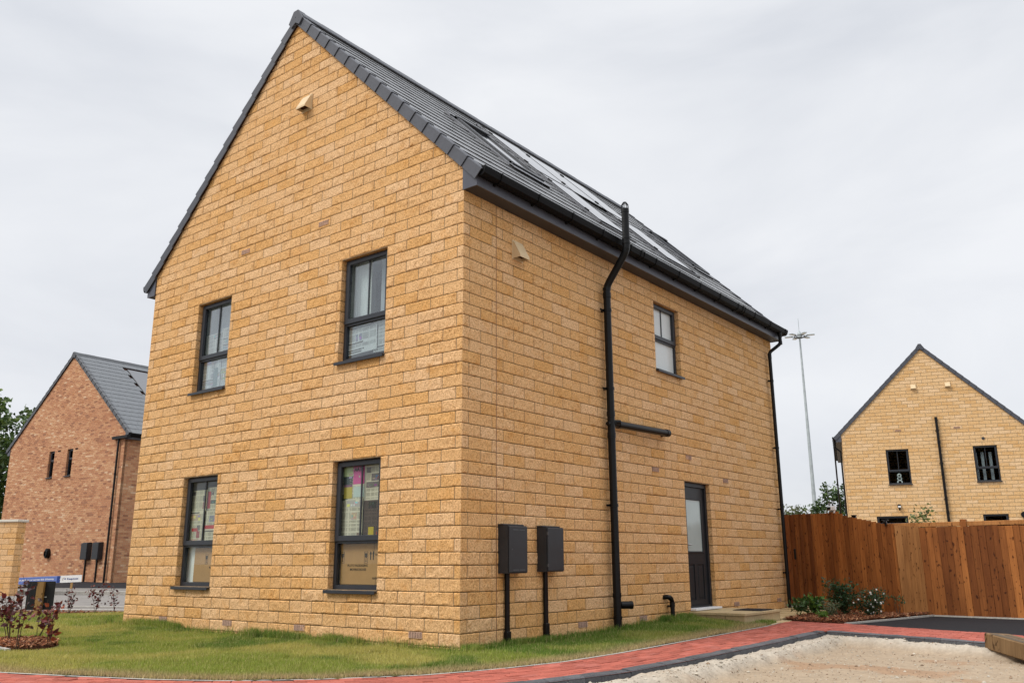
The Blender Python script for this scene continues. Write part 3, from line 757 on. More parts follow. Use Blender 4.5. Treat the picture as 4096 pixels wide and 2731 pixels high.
newspaper(-5.33, 4.19, .40, .45, dN - .01, 4, 'pinkish newspaper beside the glazing bar in the upper left top pane', bg=(.60, .57, .53), palette=[(.45, .3, .28), (.3, .36, .38)])
newspaper(-2.24, 3.72, .58, .36, dN, 5, 'creased newspaper with colour photos in the upper right window bottom pane', tilt=.035, bg=WH, palette=[(.27, .30, .38), (.38, .24, .24), (.26, .26, .27)])
newspaper(-1.74, 3.70, .36, .46, dN - .012, 6, 'plain folded newspaper at the right edge of the upper right window', bg=(.64, .64, .62), palette=[(.42, .40, .36), (.4, .36, .3)])
YL = (.52, .49, .37)
newspaper(-5.77, 1.72, .40, .33, dN, 7, 'yellowed text-heavy newspaper, top left of the lower left window', bg=YL)
newspaper(-5.37, 1.70, .36, .38, dN - .01, 8, 'newspaper with dark photo and red strip, top right of the lower left window', bg=YL, palette=[(.09, .09, .09), (.14, .13, .12)], heads=[(.0, .09, .06, .32, (.33, .03, .04))])
newspaper(-5.78, 1.25, .40, .48, dN + .004, 9, 'newspaper with red headline and large portrait in the lower left window', bg=YL, palette=[(.25, .06, .06), (.13, .12, .11), (.38, .30, .22)], heads=[(.08, .24, .17, .22, (.36, .05, .05))])
newspaper(-5.36, 1.25, .40, .47, dN + .004, 10, 'newspaper with a solid red banner in the lower left window', bg=YL, heads=[(.0, .38, .20, .255, (.40, .03, .03))])
o, fr = newspaper(-2.23, 1.71, .44, .48, dN, 11, 'newspaper page with bright pink advert in the lower right window', bg=(.56, .55, .44), palette=[(.06, .075, .075), (.22, .30, .28)],
    heads=[(.02, .19, .34, .46, (.42, .50, .28)), (.02, .19, .23, .34, (.06, .075, .08)), (.20, .42, .23, .47, (.50, .10, .27)), (.03, .19, .05, .20, (.42, .34, .07)), (.03, .19, .20, .23, (.2, .1, .16)), (.22, .42, .06, .2, (.42, .50, .48))])
mb = MB(); v, f = text_mesh('AAT', .075, None, lambda a, b, c: fr(a, b, c), .225, .40, .003, bold=.003); mb.add(v, f); t_ = mb.build('lettering', M['ink'], o)
newspaper(-1.79, 1.72, .36, .52, dN - .01, 12, 'newspaper page of small pictures and text, top right of the lower right window', bg=(.55, .51, .40), palette=[(.14, .12, .11), (.33, .28, .2), (.2, .28, .26)])
newspaper(-2.25, 1.25, .44, .50, dN + .004, 13, 'newspaper with a family photograph in the lower right window', bg=(.55, .52, .42), palette=[(.38, .36, .34), (.2, .15, .12), (.42, .33, .25)])
newspaper(-1.80, 1.25, .33, .47, dN + .004, 14, 'dark brown newspaper advert page in the lower right window', bg=(.10, .07, .055), palette=[(.25, .05, .03), (.35, .24, .10), (.03, .025, .02), (.42, .33, .22)], heads=[(.10, .20, .02, .13, (.42, .32, .03))])
newspaper(-1.52, 1.24, .17, .62, dN - .02, 15, 'thin greenish newspaper strip at the right edge of the lower right window', tilt=-.06, bg=(.36, .40, .34), palette=[(.15, .22, .2), (.06, .06, .06)])
# removal boxes
def moving_box(u0, u1, z0, z1, label, txt):
    mb = MB(); d = -.16
    mb.box((u0, z0, d), (u1, z1, d - .35), fr=FG, bev=.006)
    o = mb.build('cardboard_box', M['card']); tag(o, label, 'cardboard box', 'moving boxes stacked behind the ground floor windows')
    k = MB()
    for a in (.62, ): k.box((u0 + (u1 - u0) * a, z1 - (z1 - z0) * .32, d + .001), (u0 + (u1 - u0) * a + .006, z1, d - .002), fr=FG); k.box((u0 + (u1 - u0) * (a + .04), z0, d + .001), (u0 + (u1 - u0) * (a + .04) + .006, z0 + (z1 - z0) * .2, d - .002), fr=FG)
    k.box((u1 - .19, z0 + (z1 - z0) * .50, d + .001), (u1 - .10, z0 + (z1 - z0) * .535, d - .002), fr=FG, bev=.008)
    for gx in txt[1]:
        zz = z0 + (z1 - z0) * .52; w = .034
        for q in (((gx - w, zz, 0), (gx + w, zz + .005, 0)), ((gx - w, zz + .14, 0), (gx + w, zz + .145, 0)), ((gx - w, zz, 0), (gx - w + .005, zz + .145, 0)), ((gx + w - .005, zz, 0), (gx + w, zz + .145, 0))): k.box((q[0][0], q[0][1], d + .0015), (q[1][0], q[1][1], d - .001), fr=FG)
        k.prism([(gx - .022, zz + .125), (gx - .02, zz + .085), (gx - .004, zz + .06), (gx - .004, zz + .03), (gx - .018, zz + .02), (gx + .018, zz + .02), (gx + .004, zz + .03), (gx + .004, zz + .06), (gx + .02, zz + .085), (gx + .022, zz + .125)], d - .001, d + .0018, fr=lambda a, b, c: FG(a, b, c))
    for (b, s, x, z) in txt[0]:
        v, f = text_mesh(b, s, None, FG, x, z, d + .0012, bold=.0008); k.add(v, f)
    for gx in txt[2]:
        zz = z0 + (z1 - z0) * .60
        k.prism([(gx - .02, zz + .07), (gx, zz + .11), (gx + .02, zz + .07), (gx + .008, zz + .07), (gx + .008, zz), (gx - .008, zz), (gx - .008, zz + .07)], d - .001, d + .0018, fr=lambda a, b, c: FG(a, b, c))
    k.build('print', M['ink'], o); return o
moving_box(-2.23, -1.22, .66, 1.175, 'brown cardboard moving box filling the lower right ground floor window', ([('PLUTO PACKAGING', .042, -2.09, .885), ('MOVING BOXES', .042, -2.04, .835), ('THIS WAY UP', .036, -1.58, 1.02), ('HANDLE WITH CARE', .038, -1.62, .73)], [-2.19, -1.745], [-1.66, -1.61]))
moving_box(-5.60, -4.80, .66, 1.17, 'brown cardboard moving box beside a white curtain in the lower left window', ([('PLUTO PACKAGING', .045, -5.19, .86), ('MOVING BOXES', .04, -5.1, .81)], [-5.27], []))
def curtain(u0, u1, z0, z1, d, label, tone='cloth', amp=.012):
    mb = MB(); n = 24; us = np.linspace(u0, u1, n + 1); w = amp * np.sin(np.arange(n + 1) * 1.9)
    A = FG(us, np.full(n + 1, z0), d + w); B = FG(us, np.full(n + 1, z1), d + w); C_ = FG(us, np.full(n + 1, z0), d + w - .004); E = FG(us, np.full(n + 1, z1), d + w - .004)
    m = n + 1; mb.add(np.r_[A, B, C_, E], [(i, i + 1, m + i + 1, m + i) for i in range(n)] + [(3 * m + i, 3 * m + i + 1, 2 * m + i + 1, 2 * m + i) for i in range(n)])
    tag(mb.build('curtain', M[tone], smooth=True), label, 'curtain', 'pale curtains behind the windows')
curtain(-5.82, -5.60, .62, 1.2, -.20, 'white curtain edge beside the box in the lower left window')
curtain(-2.29, -1.90, 4.16, 5.1, -.24, 'pale sheet added for sky brightness behind the top left pane of the upper right window')  # added sheet imitates sky reflection and a pale room in the glass
curtain(-1.82, -1.34, 4.16, 5.1, -.34, 'greyer sheet added for sky brightness behind the right half of the upper right window', 'sheet_grey', .006)  # added as well, a dimmer stand-in for the bright glass
curtain(-5.84, -4.88, 4.16, 5.1, -.36, 'plain grey sheet added for sky brightness behind the top pane of the upper left window', 'sheet_grey', .003)  # added sheet gives this pane its light grey look

# ================================================================== ground, paths, road
CAM = np.array([6.744, -7.720, .933]); AX = np.array([.7909, .6115]); BX = np.array([-.6115, .7909])
def ab(a, b): return CAM[:2] + a * AX + b * BX
def sstep(a, b, x): t = np.clip((np.asarray(x, float) - a) / (b - a), 0, 1); return t * t * (3 - 2 * t)
def hs(x): return -.02 + np.minimum(.017 * np.maximum(0, -np.asarray(x, float) - 10.5), .34)
def gh(x, y): return hs(x) - .07 - .5 * sstep(1.0, 2.2, x) * (1 - sstep(10, 14, y)) + .035 * np.clip(np.asarray(y, float) - 14, 0, 15) * sstep(-16, -8, x)
def axis(lo, hi, n0, far):
    a = np.linspace(lo, hi, n0); k = np.array([1.5, 4, 10, 25, 60, 130, 250])
    return np.r_[lo - k[::-1] * far, a, hi + k * far]
gx = axis(-32, 12, 60, 2); gy = axis(-12, 34, 60, 2)
GX, GY = np.meshgrid(gx, gy, indexing='ij'); idx = np.arange(GX.size).reshape(GX.shape)
F = np.stack([idx[:-1, :-1], idx[1:, :-1], idx[1:, 1:], idx[:-1, 1:]], -1).reshape(-1, 4)
M['ground'] = plain('rough_site_ground', (.24, .21, .17), .95, .15, nscale=1.2, namt=.25, bs=40, bstr=.5, bdist=.01)
struct(fast_mesh('ground', np.c_[GX.ravel(), GY.ravel(), gh(GX, GY).ravel()], F, np.ones((GX.size, 4)), M['ground']))

def strip(name, a0, a1, b0, b1, dz, mat, n=30, m=4, h=None, slope=(0, 0)):
    As = np.linspace(a0, a1, n + 1); Bs = np.linspace(0, 1, m + 1); V = []
    for a in As:
        for t in Bs:
            b = (b0 + slope[0] * (a + 20)) * (1 - t) + (b1 + slope[1] * (a + 20)) * t; p = ab(a, b); V.append((p[0], p[1], hs(p[0]) + dz))
    V = np.array(V); idx = np.arange((n + 1) * (m + 1)).reshape(n + 1, m + 1)
    F = np.stack([idx[:-1, :-1], idx[1:, :-1], idx[1:, 1:], idx[:-1, 1:]], -1).reshape(-1, 4).tolist()
    mb = MB(); mb.add(V, F)
    if h:
        lo = V.copy(); lo[:, 2] -= h
        side = [(idx[i, 0], idx[i + 1, 0]) for i in range(n)] + [(idx[i + 1, m], idx[i, m]) for i in range(n)]
        k = len(V); mb.add(np.r_[V, lo], [(b, a, a + k, b + k) for a, b in side])
    return struct(mb.build(name, mat))
M['tarmac2'] = plain('grey_base_course', (.19, .175, .16), .95, .2, nscale=6, namt=.2, bs=60, bstr=.5, bdist=.01)
M['soil'] = plain('pinkish_bare_soil', (.36, .22, .145), .95, .1, nscale=5, namt=.25, bs=25, bstr=.6, bdist=.02)
strip('road', -34, -3, 20.2, 25.6, -.03, M['road'])
strip('service_strip', -34, -3, 18.95, 20.1, -.02, M['tarmac2'])
strip('kerb', -34, -3, 18.78, 18.95, .015, M['concrete'], m=1, h=.1)
strip('kerb', -34, -3, 20.1, 20.2, .0, M['concrete'], m=1, h=.1)
strip('kerb', -34, -3, 25.6, 25.78, .07, M['concrete'], m=1, h=.14)
strip('pavement', -34, -3, 25.78, 29.6, -.012, M['tarmac2'])
strip('bare_soil', -34, -16.1, 25.9, 29.2, .0, M['soil'])
strip('kerb', -34, -16.1, 29.2, 29.4, .06, M['concrete'], m=1, h=.1)
strip('kerb', -16.1, -15.9, 25.8, 29.4, .06, M['concrete'], n=1, h=.1)
strip('driveway', -34, -3, 29.6, 36, -.005, M['asphalt'])

# ---- red block path with charcoal kerb
inner = np.array([(-9.2, -6.0), (-5.0, -4.62), (-2.42, -3.83), (-1.54, -3.55), (-.715, -3.25), (-.115, -2.93), (.42, -2.45), (1.0, -1.68), (1.27, -.9), (1.43, -.065), (1.45, .96), (1.34, 3.28), (1.22, 5.72)])
outer = np.array([(-9.4, -7.1), (-5.2, -5.72), (-2.5, -4.93), (-1.3, -4.6), (-.2, -4.15), (.65, -3.55), (1.3, -2.85), (1.85, -2.15), (2.16, -1.4), (2.36, -.4), (2.39, .8), (2.36, 3.0), (2.28, 5.41)])
def resample(P, Q, step):
    P, Q = np.array(P, float), np.array(Q, float); m = (P + Q) / 2
    d = np.r_[0, np.cumsum(np.linalg.norm(np.diff(m, axis=0), axis=1))]
    n = int(d[-1] / .05); t = np.linspace(0, d[-1], n + 1)
    def sm(X):
        o = np.c_[np.interp(t, d, X[:, 0]), np.interp(t, d, X[:, 1])]
        k = 9; w = np.hanning(k + 2)[1:-1]; w /= w.sum(); pad = np.r_[np.repeat(o[:1], k // 2, 0) - (o[1] - o[0]) * np.arange(k // 2, 0, -1)[:, None], o, np.repeat(o[-1:], k // 2, 0) + (o[-1] - o[-2]) * np.arange(1, k // 2 + 1)[:, None]]
        return np.c_[np.convolve(pad[:, 0], w, 'valid'), np.convolve(pad[:, 1], w, 'valid')]
    return t, sm(P), sm(Q)
PZ = -.05
def lay(P, Q, name, kerb_w=.135, z=PZ, seed=1, edging=True, l=.2, rows=None):
    t, A, B = resample(P, Q, .05); r = np.random.default_rng(seed); L = t[-1]
    wid = np.linalg.norm(B - A, axis=1)
    def pos(s, f):  # f in metres measured from the inner edge
        ax = np.array([np.interp(s, t, A[:, 0]), np.interp(s, t, A[:, 1])]); bx = np.array([np.interp(s, t, B[:, 0]), np.interp(s, t, B[:, 1])])
        w = np.linalg.norm(bx - ax); return ax + (bx - ax) * f / w, w
    mb = MB(); base = MB(); n = len(t)
    zb = z - .012
    V = np.r_[np.c_[A, np.full(n, zb)], np.c_[B, np.full(n, zb)]]
    base.add(V, [(i, i + 1, n + i + 1, n + i) for i in range(n - 1)], (.12, .05, .04, 1))
    nr = rows or max(1, int(round((wid.mean() - kerb_w - .05) / .105)))
    for k in range(nr):
        s = -(.5 * l if k % 2 else 0)
        while s < L - .02:
            a, b = max(s, 0) + .0035, min(s + l, L) - .0035; s += l
            if b - a < .04: continue
            q = []
            for ss, e in ((a, 0), (b, 0), (b, 1), (a, 1)):
                _, w = pos(ss, 0); f0 = .05 + (w - kerb_w - .05) * (k + e) / nr + (.0035 if e == 0 else -.0035); q.append(pos(ss, f0)[0])
            q = np.array(q); cen = q.mean(0); q2 = cen + (q - cen) * .955
            zz = z + r.normal(0, .0018) + .004 * (vnoise([(cen[0], cen[1], 0)], 1.2)[0] - .5); tl = r.normal(0, .0012, 4)
            g = r.random(); c_ = np.array([.37, .10, .070]) * (.82 + .34 * g) + np.array([.03, .02, .02]) * (r.random() > .85); c_ = np.clip(c_ * (1 + .12 * (vnoise([(cen[0], cen[1], 5)], .9)[0] - .5)), 0, 1)
            V = np.r_[np.c_[q2, zz + tl], np.c_[q, zz + tl - .004], np.c_[q, np.full(4, zb - .01)]]
            mb.add(V, [(0, 1, 2, 3), (0, 4, 5, 1), (1, 5, 6, 2), (2, 6, 7, 3), (3, 7, 4, 0), (4, 8, 9, 5), (5, 9, 10, 6), (6, 10, 11, 7), (7, 11, 8, 4)], (*c_, 1))
    o = struct(mb.build(name, M['paver'])); struct(base.build(name + '_bed', M['paver']))
    kb = MB(); s = 0.0
    while s < L - .03:
        e = min(s + r.uniform(.19, .21), L)
        v = []
        jx = r.normal(0, .003, 4)
        for ss in (s + .002, e - .002):
            p0, w = pos(ss, 0); pi = pos(ss, w - kerb_w)[0]; po = pos(ss, w)[0]; d = (po - pi) / np.linalg.norm(po - pi)
            j = r.normal(0, .003)
            v += [(*pi, z + .002 + j), (*(po - d * .02), z - .004 + j), (*po, z - .022 + j), (*(po + d * r.uniform(.0, .012)), z - .17), (*pi, z - .17)]
        v = np.array(v); g = r.uniform(.8, 1.25)
        kb.add(v, [(0, 1, 6, 5), (1, 2, 7, 6), (2, 3, 8, 7), (0, 4, 3, 2, 1), (5, 6, 7, 8, 9)], (.085 * g, .087 * g, .094 * g, 1)); s = e
    if kerb_w > 0: struct(kb.build('kerb', M['kerbstone']))
    if edging:
        ed = MB(); m = n; W1 = []
        for i in range(n):
            d = (B[i] - A[i]) / np.linalg.norm(B[i] - A[i]); W1.append((A[i], A[i] + d * .045))
        V = np.array([(*p, z + .003) for p, q in W1] + [(*q, z + .003) for p, q in W1] + [(*p, z - .1) for p, q in W1])
        ed.add(V, [(i, n + i, n + i + 1, i + 1) for i in range(n - 1)] + [(i, i + 1, 2 * n + i + 1, 2 * n + i) for i in range(n - 1)]); struct(ed.build('path_edging', M['concrete']))
    return pos
lay(inner, outer, 'path', seed=2)
lay([(1.22, 5.72), (1.02, 7.20)], [(2.28, 5.41), (2.40, 6.98)], 'path', kerb_w=0.0, seed=3)
lay([(2.40, 6.98), (4.44, 6.22), (7.6, 5.05)], [(2.28, 5.41), (4.69, 4.59), (7.6, 3.6)], 'path', seed=4, edging=False)

# ---- unmade sandy ground beyond the kerb
def kdist(x, y):
    """distance outward from the kerb line"""
    kx = np.interp(y, [-4.6, -3.55, -2.85, -2.15, -1.4, -.4, .8, 3., 5.41], [-1.3, .65, 1.3, 1.85, 2.16, 2.36, 2.39, 2.36, 2.28]); d1 = (x - kx) * np.where(y < -1.4, .75, 1.0)
    d2 = (5.41 - (x - 2.28) * .335) - y
    return np.minimum(d1, d2 * .95)
sx = np.linspace(1.0, 9.0, 260); sy = np.linspace(-7.0, 5.5, 330)
SX, SY = np.meshgrid(sx, sy, indexing='ij'); P3 = np.c_[SX.ravel(), SY.ravel(), np.zeros(SX.size)]
kd = kdist(P3[:, 0], P3[:, 1]); n1 = fbm(P3, 1.1, 3, 3); n2 = fbm(P3, 7, 3, 4); n3 = fbm(P3, 22, 2, 6)
edge_w = .50 + .40 * (n1 - .5) + .15 * (n2 - .5)
ridge = 1 - sstep(edge_w * .55, edge_w, kd)
sz = -.195 + .105 * ridge - .02 * (1 - sstep(.02, .12, kd)) + .03 * (n1 - .5) + ridge * (.05 * (n2 - .5) + .022 * (n3 - .5)) + .007 * (n3 - .5) - .04 * sstep(.0, 4, kd)
sz = np.where(kd < .0, -.24, sz)
org = sstep(.55, .68, fbm(P3, 1.6, 4, 21)) * .5; wht = np.clip(ridge * (1.15 - .5 * sstep(.55, .7, n1)), 0, 1)
c1 = np.array([.50, .40, .285]); c2 = np.array([.43, .235, .12]); c3 = np.array([.62, .565, .47])
colr = c1 + (c2 - c1) * (org * (1 - .3 * wht))[:, None]; colr = colr + (c3 - colr) * (wht * .9)[:, None]
colr *= np.array([.72, .70, .69]) * (1 + .25 * (fbm(P3, 9, 3, 31) - .5))[:, None]
idx = np.arange(SX.size).reshape(SX.shape); F = np.stack([idx[:-1, :-1], idx[1:, :-1], idx[1:, 1:], idx[:-1, 1:]], -1).reshape(-1, 4)
M['sand'] = tinted('compacted_sand_and_stone', .95, .15, nscale=26, namt=.16, bs=55, bstr=.7, bdist=.012)
struct(fast_mesh('sandy_ground', np.c_[P3[:, :2], sz], F, np.c_[colr, np.ones(len(colr))], M['sand'], smooth=True))
def stones(name, pts, zs, sizes, cols, mat, flat=.6, kind='stuff'):
    n = len(pts); r = np.random.default_rng(5)
    base = np.array([(0, 0, 1), (1, 0, 0), (.3, .95, 0), (-.8, .6, 0), (-.8, -.6, 0), (.3, -.95, 0), (0, 0, -1)], float)
    Fb = np.array([(0, 1, 2), (0, 2, 3), (0, 3, 4), (0, 4, 5), (0, 5, 1), (6, 2, 1), (6, 3, 2), (6, 4, 3), (6, 5, 4), (6, 1, 5)])
    V = base[None] * r.uniform(.65, 1.25, (n, 7, 3)); th = r.uniform(0, 6.28, n); c, s = np.cos(th)[:, None], np.sin(th)[:, None]
    X = V[:, :, 0] * c - V[:, :, 1] * s; Y = V[:, :, 0] * s + V[:, :, 1] * c
    V = np.stack([X, Y, V[:, :, 2] * flat], -1) * sizes[:, None, None] + np.c_[pts, zs][:, None, :]
    F = (Fb[None] + (np.arange(n) * 7)[:, None, None]).reshape(-1, 3)
    T = np.repeat(np.c_[cols, np.ones(n)], 7, 0)
    o = fast_mesh(name, V.reshape(-1, 3), F, T, mat); o['kind'] = kind; return o
def samp(grid, x, y): 
    i = np.clip(((x - sx[0]) / (sx[1] - sx[0])).astype(int), 0, len(sx) - 1); j = np.clip(((y - sy[0]) / (sy[1] - sy[0])).astype(int), 0, len(sy) - 1); return grid.reshape(SX.shape)[i, j]
px = rng.uniform(2.2, 8, 26000); py = rng.uniform(-3, 5.4, 26000); k_ = kdist(px, py); rd = samp(ridge, px, py)
keep = (k_ > .02) & (rng.random(26000) < .22 + .75 * rd); px, py, rd = px[keep], py[keep], rd[keep]
szs = np.where(rng.random(len(px)) < .96, rng.uniform(.004, .011, len(px)), rng.uniform(.012, .024, len(px)))
base = np.where(rng.random((len(px), 1)) < .5 + .3 * rd[:, None], np.array([[.48, .43, .35]]), np.array([[.27, .19, .125]])) * rng.uniform(.65, 1.2, (len(px), 1))
stones('gravel', np.c_[px, py], samp(sz, px, py) + szs * .2, szs, base, M['pebble'])

# ---- paving slabs, asphalt drive, concrete edging
mb = MB(); r_ = np.random.default_rng(3)
def inside(p, poly):
    x, y = p; c = False; n = len(poly)
    for i in range(n):
        (x1, y1), (x2, y2) = poly[i], poly[i - 1]
        if (y1 > y) != (y2 > y) and x < (x2 - x1) * (y - y1) / (y2 - y1) + x1: c = not c
    return c
for i, (x0, x1) in enumerate(((.02, .47), (.475, .95))):
    y = 7.17 - (.3 if i else 0) + (.0 if not i else .3)
    while y < 11.2:
        y1 = y + .6; g = r_.uniform(.88, 1.1); mb.box((x0, y + .004, -.09), (x1 - .004, y1 - .004, -.012 + r_.normal(0, .0015) + .012 * (y - 7) ), (.48 * g, .36 * g, .19 * g, 1), bev=.006); y = y1
for (a, b, c, d) in ((.96, 1.08, 6.35, 7.18), (.96, 1.12, 5.9, 6.345)): mb.box((a, c, -.09), (b + .05, d, -.040), (.50, .38, .21, 1), bev=.005)
struct(mb.build('paved_path', M['slab']))
drive = [(2.08, 7.06), (2.72, 9.97), (4.2, 9.78), (9.0, 9.2), (9.0, 4.55), (7.6, 5.05), (4.44, 6.22)]
mb = MB(); mb.prism(drive, -.14, -.062, fr=lambda a, b, h: np.c_[a, b, h]); struct(mb.build('driveway', M['asphalt']))
def edging(name, pts, w, z, mat):
    mb = MB()
    for p, q in zip(pts[:-1], pts[1:]):
        p, q = np.array(p), np.array(q); L_ = np.linalg.norm(q - p); d = (q - p) / L_; nrm = np.array([-d[1], d[0]]); n = max(1, int(L_ / .9))
        for i in range(n):
            a, b = p + d * (L_ * i / n + .003), p + d * (L_ * (i + 1) / n - .003); c_ = [a - nrm * w / 2, b - nrm * w / 2, b + nrm * w / 2, a + nrm * w / 2]
            mb.prism([tuple(x) for x in c_], z - .15, z + rnd.uniform(-.004, .004), fr=lambda a, b, h: np.c_[a, b, h])
    return struct(mb.build(name, mat))
edging('kerb', [(2.05, 7.03), (2.70, 9.99), (4.2, 9.81), (9.0, 9.22)], .05, -.035, M['concrete'])

# ---- door landing and mat
st = tag(empty('doorstep', (0, 0, 0)), 'low buff stone landing step in front of the grey back door', 'step')
mb = MB(); mb.box((.012, 5.66, -.12), (.93, 7.12, .098), (.42, .33, .2, 1))
b_ = mb.build('step_base', M['slab'], st)
mb = MB()
for k, (a, b) in enumerate(((.0, .30), (.303, .62), (.623, .95))):
    g = (1.0, .93, 1.05)[k]; mb.box((a + .012, 5.645, -.10), (b, 5.662, .092), (.40 * g, .30 * g, .16 * g, 1), bev=.003)
y = 5.66
while y < 7.1: g = rnd.uniform(.9, 1.1); mb.box((.93, y, -.12), (.946, min(y + .37, 7.12), .092), (.44 * g, .34 * g, .19 * g, 1), bev=.003); y += .373
mb.build('step_facing', M['slab'], st)
mb = MB()
for (a, b, c, d) in ((.012, .49, 5.63, 6.38), (.493, .965, 5.63, 6.38), (.012, .49, 6.383, 7.135), (.493, .965, 6.383, 7.135)): g = rnd.uniform(.95, 1.06); mb.box((a, c, .094), (b, d, .138), (.47 * g, .36 * g, .20 * g, 1), bev=.006)
mb.build('step_slab', M['slab'], st)
mb = MB(); mb.box((.44, 6.36, .1385), (.93, 6.92, .146)); 
for k in range(9): yy = 6.39 + .06 * k; mb.box((.46, yy, .146), (.91, yy + .03, .152))
for k in range(7): xx = .47 + .065 * k; mb.box((xx, 6.37, .1465), (xx + .02, 6.91, .1525))
tag(mb.build('doormat', M['mat']), 'dark ribbed rubber mat on the stone landing step', 'doormat')

# ---- lawn
lawn = [(0.02, -.02), (-7.25, -.02), (-7.25, 3.9), (-9.64, 2.1), (-13.6, -.95), (-15.5, -2.4), (-15.5, -8.2)] + [tuple(p) for p in inner[:-1]] + [(1.22, 5.9), (1.12, 6.5), (.98, 6.3), (.98, 5.62), (.02, 5.62)]
def lz(x, y):
    p = np.c_[np.atleast_1d(x), np.atleast_1d(y), np.zeros(np.size(x))]
    return -.058 + .034 * (fbm(p, 1.3, 2, 40)) + .09 * sstep(2.2, 5, p[:, 1]) * np.clip(1 - p[:, 0] / 1.35, 0, 1) * (p[:, 0] > 0) + .03 * sstep(-4.5, -7, p[:, 0]) * sstep(-2, 0, p[:, 1])
def inpoly(X, Y, poly):
    c = np.zeros(len(X), bool); n = len(poly)
    for i in range(n):
        (x1, y1), (x2, y2) = poly[i], poly[i - 1]
        if y1 == y2: continue
        c ^= ((y1 > Y) != (y2 > Y)) & (X < (x2 - x1) * (Y - y1) / (y2 - y1) + x1)
    return c
xs = np.arange(-15.5, 1.75, .1); ysg = np.arange(-8.2, 6.7, .1); LX, LY = np.meshgrid(xs, ysg, indexing='ij')
idx = np.arange(LX.size).reshape(LX.shape); F = np.stack([idx[:-1, :-1], idx[1:, :-1], idx[1:, 1:], idx[:-1, 1:]], -1).reshape(-1, 4)
ins = inpoly(LX.ravel(), LY.ravel(), lawn); F = F[ins[F].sum(1) >= 3]
zz = lz(LX.ravel(), LY.ravel()) - .006
M['turf'] = plain('turf_soil', (.105, .10, .035), .95, .1, nscale=14, namt=.4, bs=60, bstr=.6, bdist=.01)
struct(fast_mesh('lawn', np.c_[LX.ravel(), LY.ravel(), zz], F, np.ones((LX.size, 4)), M['turf'], smooth=True))
def kin(x, y):
    """distance from the path edge"""
    d = np.full(len(x), 9.0)
    for p, q in zip(inner[:-1], inner[1:]):
        v = q - p; t = np.clip(((x - p[0]) * v[0] + (y - p[1]) * v[1]) / (v @ v), 0, 1); d = np.minimum(d, np.hypot(x - p[0] - t * v[0], y - p[1] - t * v[1]))
    return d
BED = (-5.15, -2.52)
def inbed(x, y, k=1.0): u = (x - BED[0]) * .8 + (y - BED[1]) * -.2; v = (x - BED[0]) * .2 + (y - BED[1]) * .95; return (u / .95) ** 2 + (v / .42) ** 2 < k
def grass(n, box, hmin, hmax, seed, wid=.0042, tall=False, cond=None):
    r = np.random.default_rng(seed); x = r.uniform(box[0], box[1], n); y = r.uniform(box[2], box[3], n)
    k = inpoly(x, y, lawn) & ~inbed(x, y, .95) & ~((x > -7.26) & (x < .015) & (y > -.015))
    if cond is not None: k &= cond(x, y, r)
    x, y = x[k], y[k]; n = len(x); z = lz(x, y); P = np.c_[x, y, np.zeros(n)]; d = kin(x, y)
    e = 1 - sstep(.05, .42 + .25 * (vnoise(P, 2.2, 3) - .5), d)          # dry edge beside the path
    dry = np.clip(sstep(.42, .66, fbm(P, 1.0, 3, 51)) * .75 + .25 * (fbm(P, 6, 2, 52)) - .5 * ((x > .05) & (y > 0)), 0, 1)
    dark_grass = np.maximum(sstep(.55, .7, fbm(P, 1.7, 3, 77)), ((x > .05) & (y > .2)) * .75)  # darker green in noise patches and all along the long side
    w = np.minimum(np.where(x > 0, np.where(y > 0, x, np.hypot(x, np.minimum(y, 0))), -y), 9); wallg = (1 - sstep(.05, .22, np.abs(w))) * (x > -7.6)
    g = np.array([.245, .305, .050]); dk = np.array([.100, .190, .026]); yl = np.array([.46, .415, .115]); br = np.array([.46, .34, .19])
    c = g + (dk - g) * dark_grass[:, None]; c = c + (yl - c) * dry[:, None]; c = c + (br - c) * (e * (.65 + .35 * r.random(n)))[:, None]
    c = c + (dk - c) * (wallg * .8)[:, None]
    pick = r.random(n) < .16; c[pick] = c[pick] * .35 + np.array([.56, .48, .22]) * .65 * (1 - .5 * wallg[pick])[:, None]
    c *= r.uniform(.7, 1.3, n)[:, None]
    bare = sstep(.69, .76, fbm(P, 3.1, 3, 91)) * (d > .3); kk = r.random(n) > bare * .8
    h = r.uniform(hmin, hmax, n) * (1 - .35 * e) * (.8 + .4 * vnoise(P, 2, 12)) * (1 - .45 * bare)
    th = r.uniform(0, 6.283, n); lean = r.normal(0, .45, n) * h; lt = r.uniform(0, 6.283, n)
    ww = wid * r.uniform(.7, 1.4, n)
    b1 = np.c_[x - np.cos(th) * ww, y - np.sin(th) * ww, z - .008]; b2 = np.c_[x + np.cos(th) * ww, y + np.sin(th) * ww, z - .008]; tp = np.c_[x + np.cos(lt) * lean, y + np.sin(lt) * lean, z + h]
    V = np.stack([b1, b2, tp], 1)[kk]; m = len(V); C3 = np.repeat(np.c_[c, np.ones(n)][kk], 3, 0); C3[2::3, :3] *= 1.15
    return V.reshape(-1, 3), np.arange(m * 3).reshape(-1, 3), C3
parts = [grass(330000, (-6.5, 1.7, -4.6, 0), .022, .05, 1), grass(90000, (0, 1.7, 0, 6.6), .022, .052, 2), grass(190000, (-13.5, -4.5, -5.5, 4), .025, .06, 3, .0055),
         grass(60000, (-7.6, .25, -.22, 0), .05, .14, 4, .004, cond=lambda x, y, r: r.random(len(x)) < .06 + .7 * sstep(.5, .68, fbm(np.c_[x, y * 0, y * 0], 1.7, 2, 61)) * (1 - np.abs(y) / .24)),
         grass(50000, (0, .22, 0, 5.6), .05, .12, 5, .004, cond=lambda x, y, r: r.random(len(x)) < .08 + .8 * sstep(.48, .66, fbm(np.c_[y, y * 0, y * 0], 1.9, 2, 62)) * (1 - x / .24))]
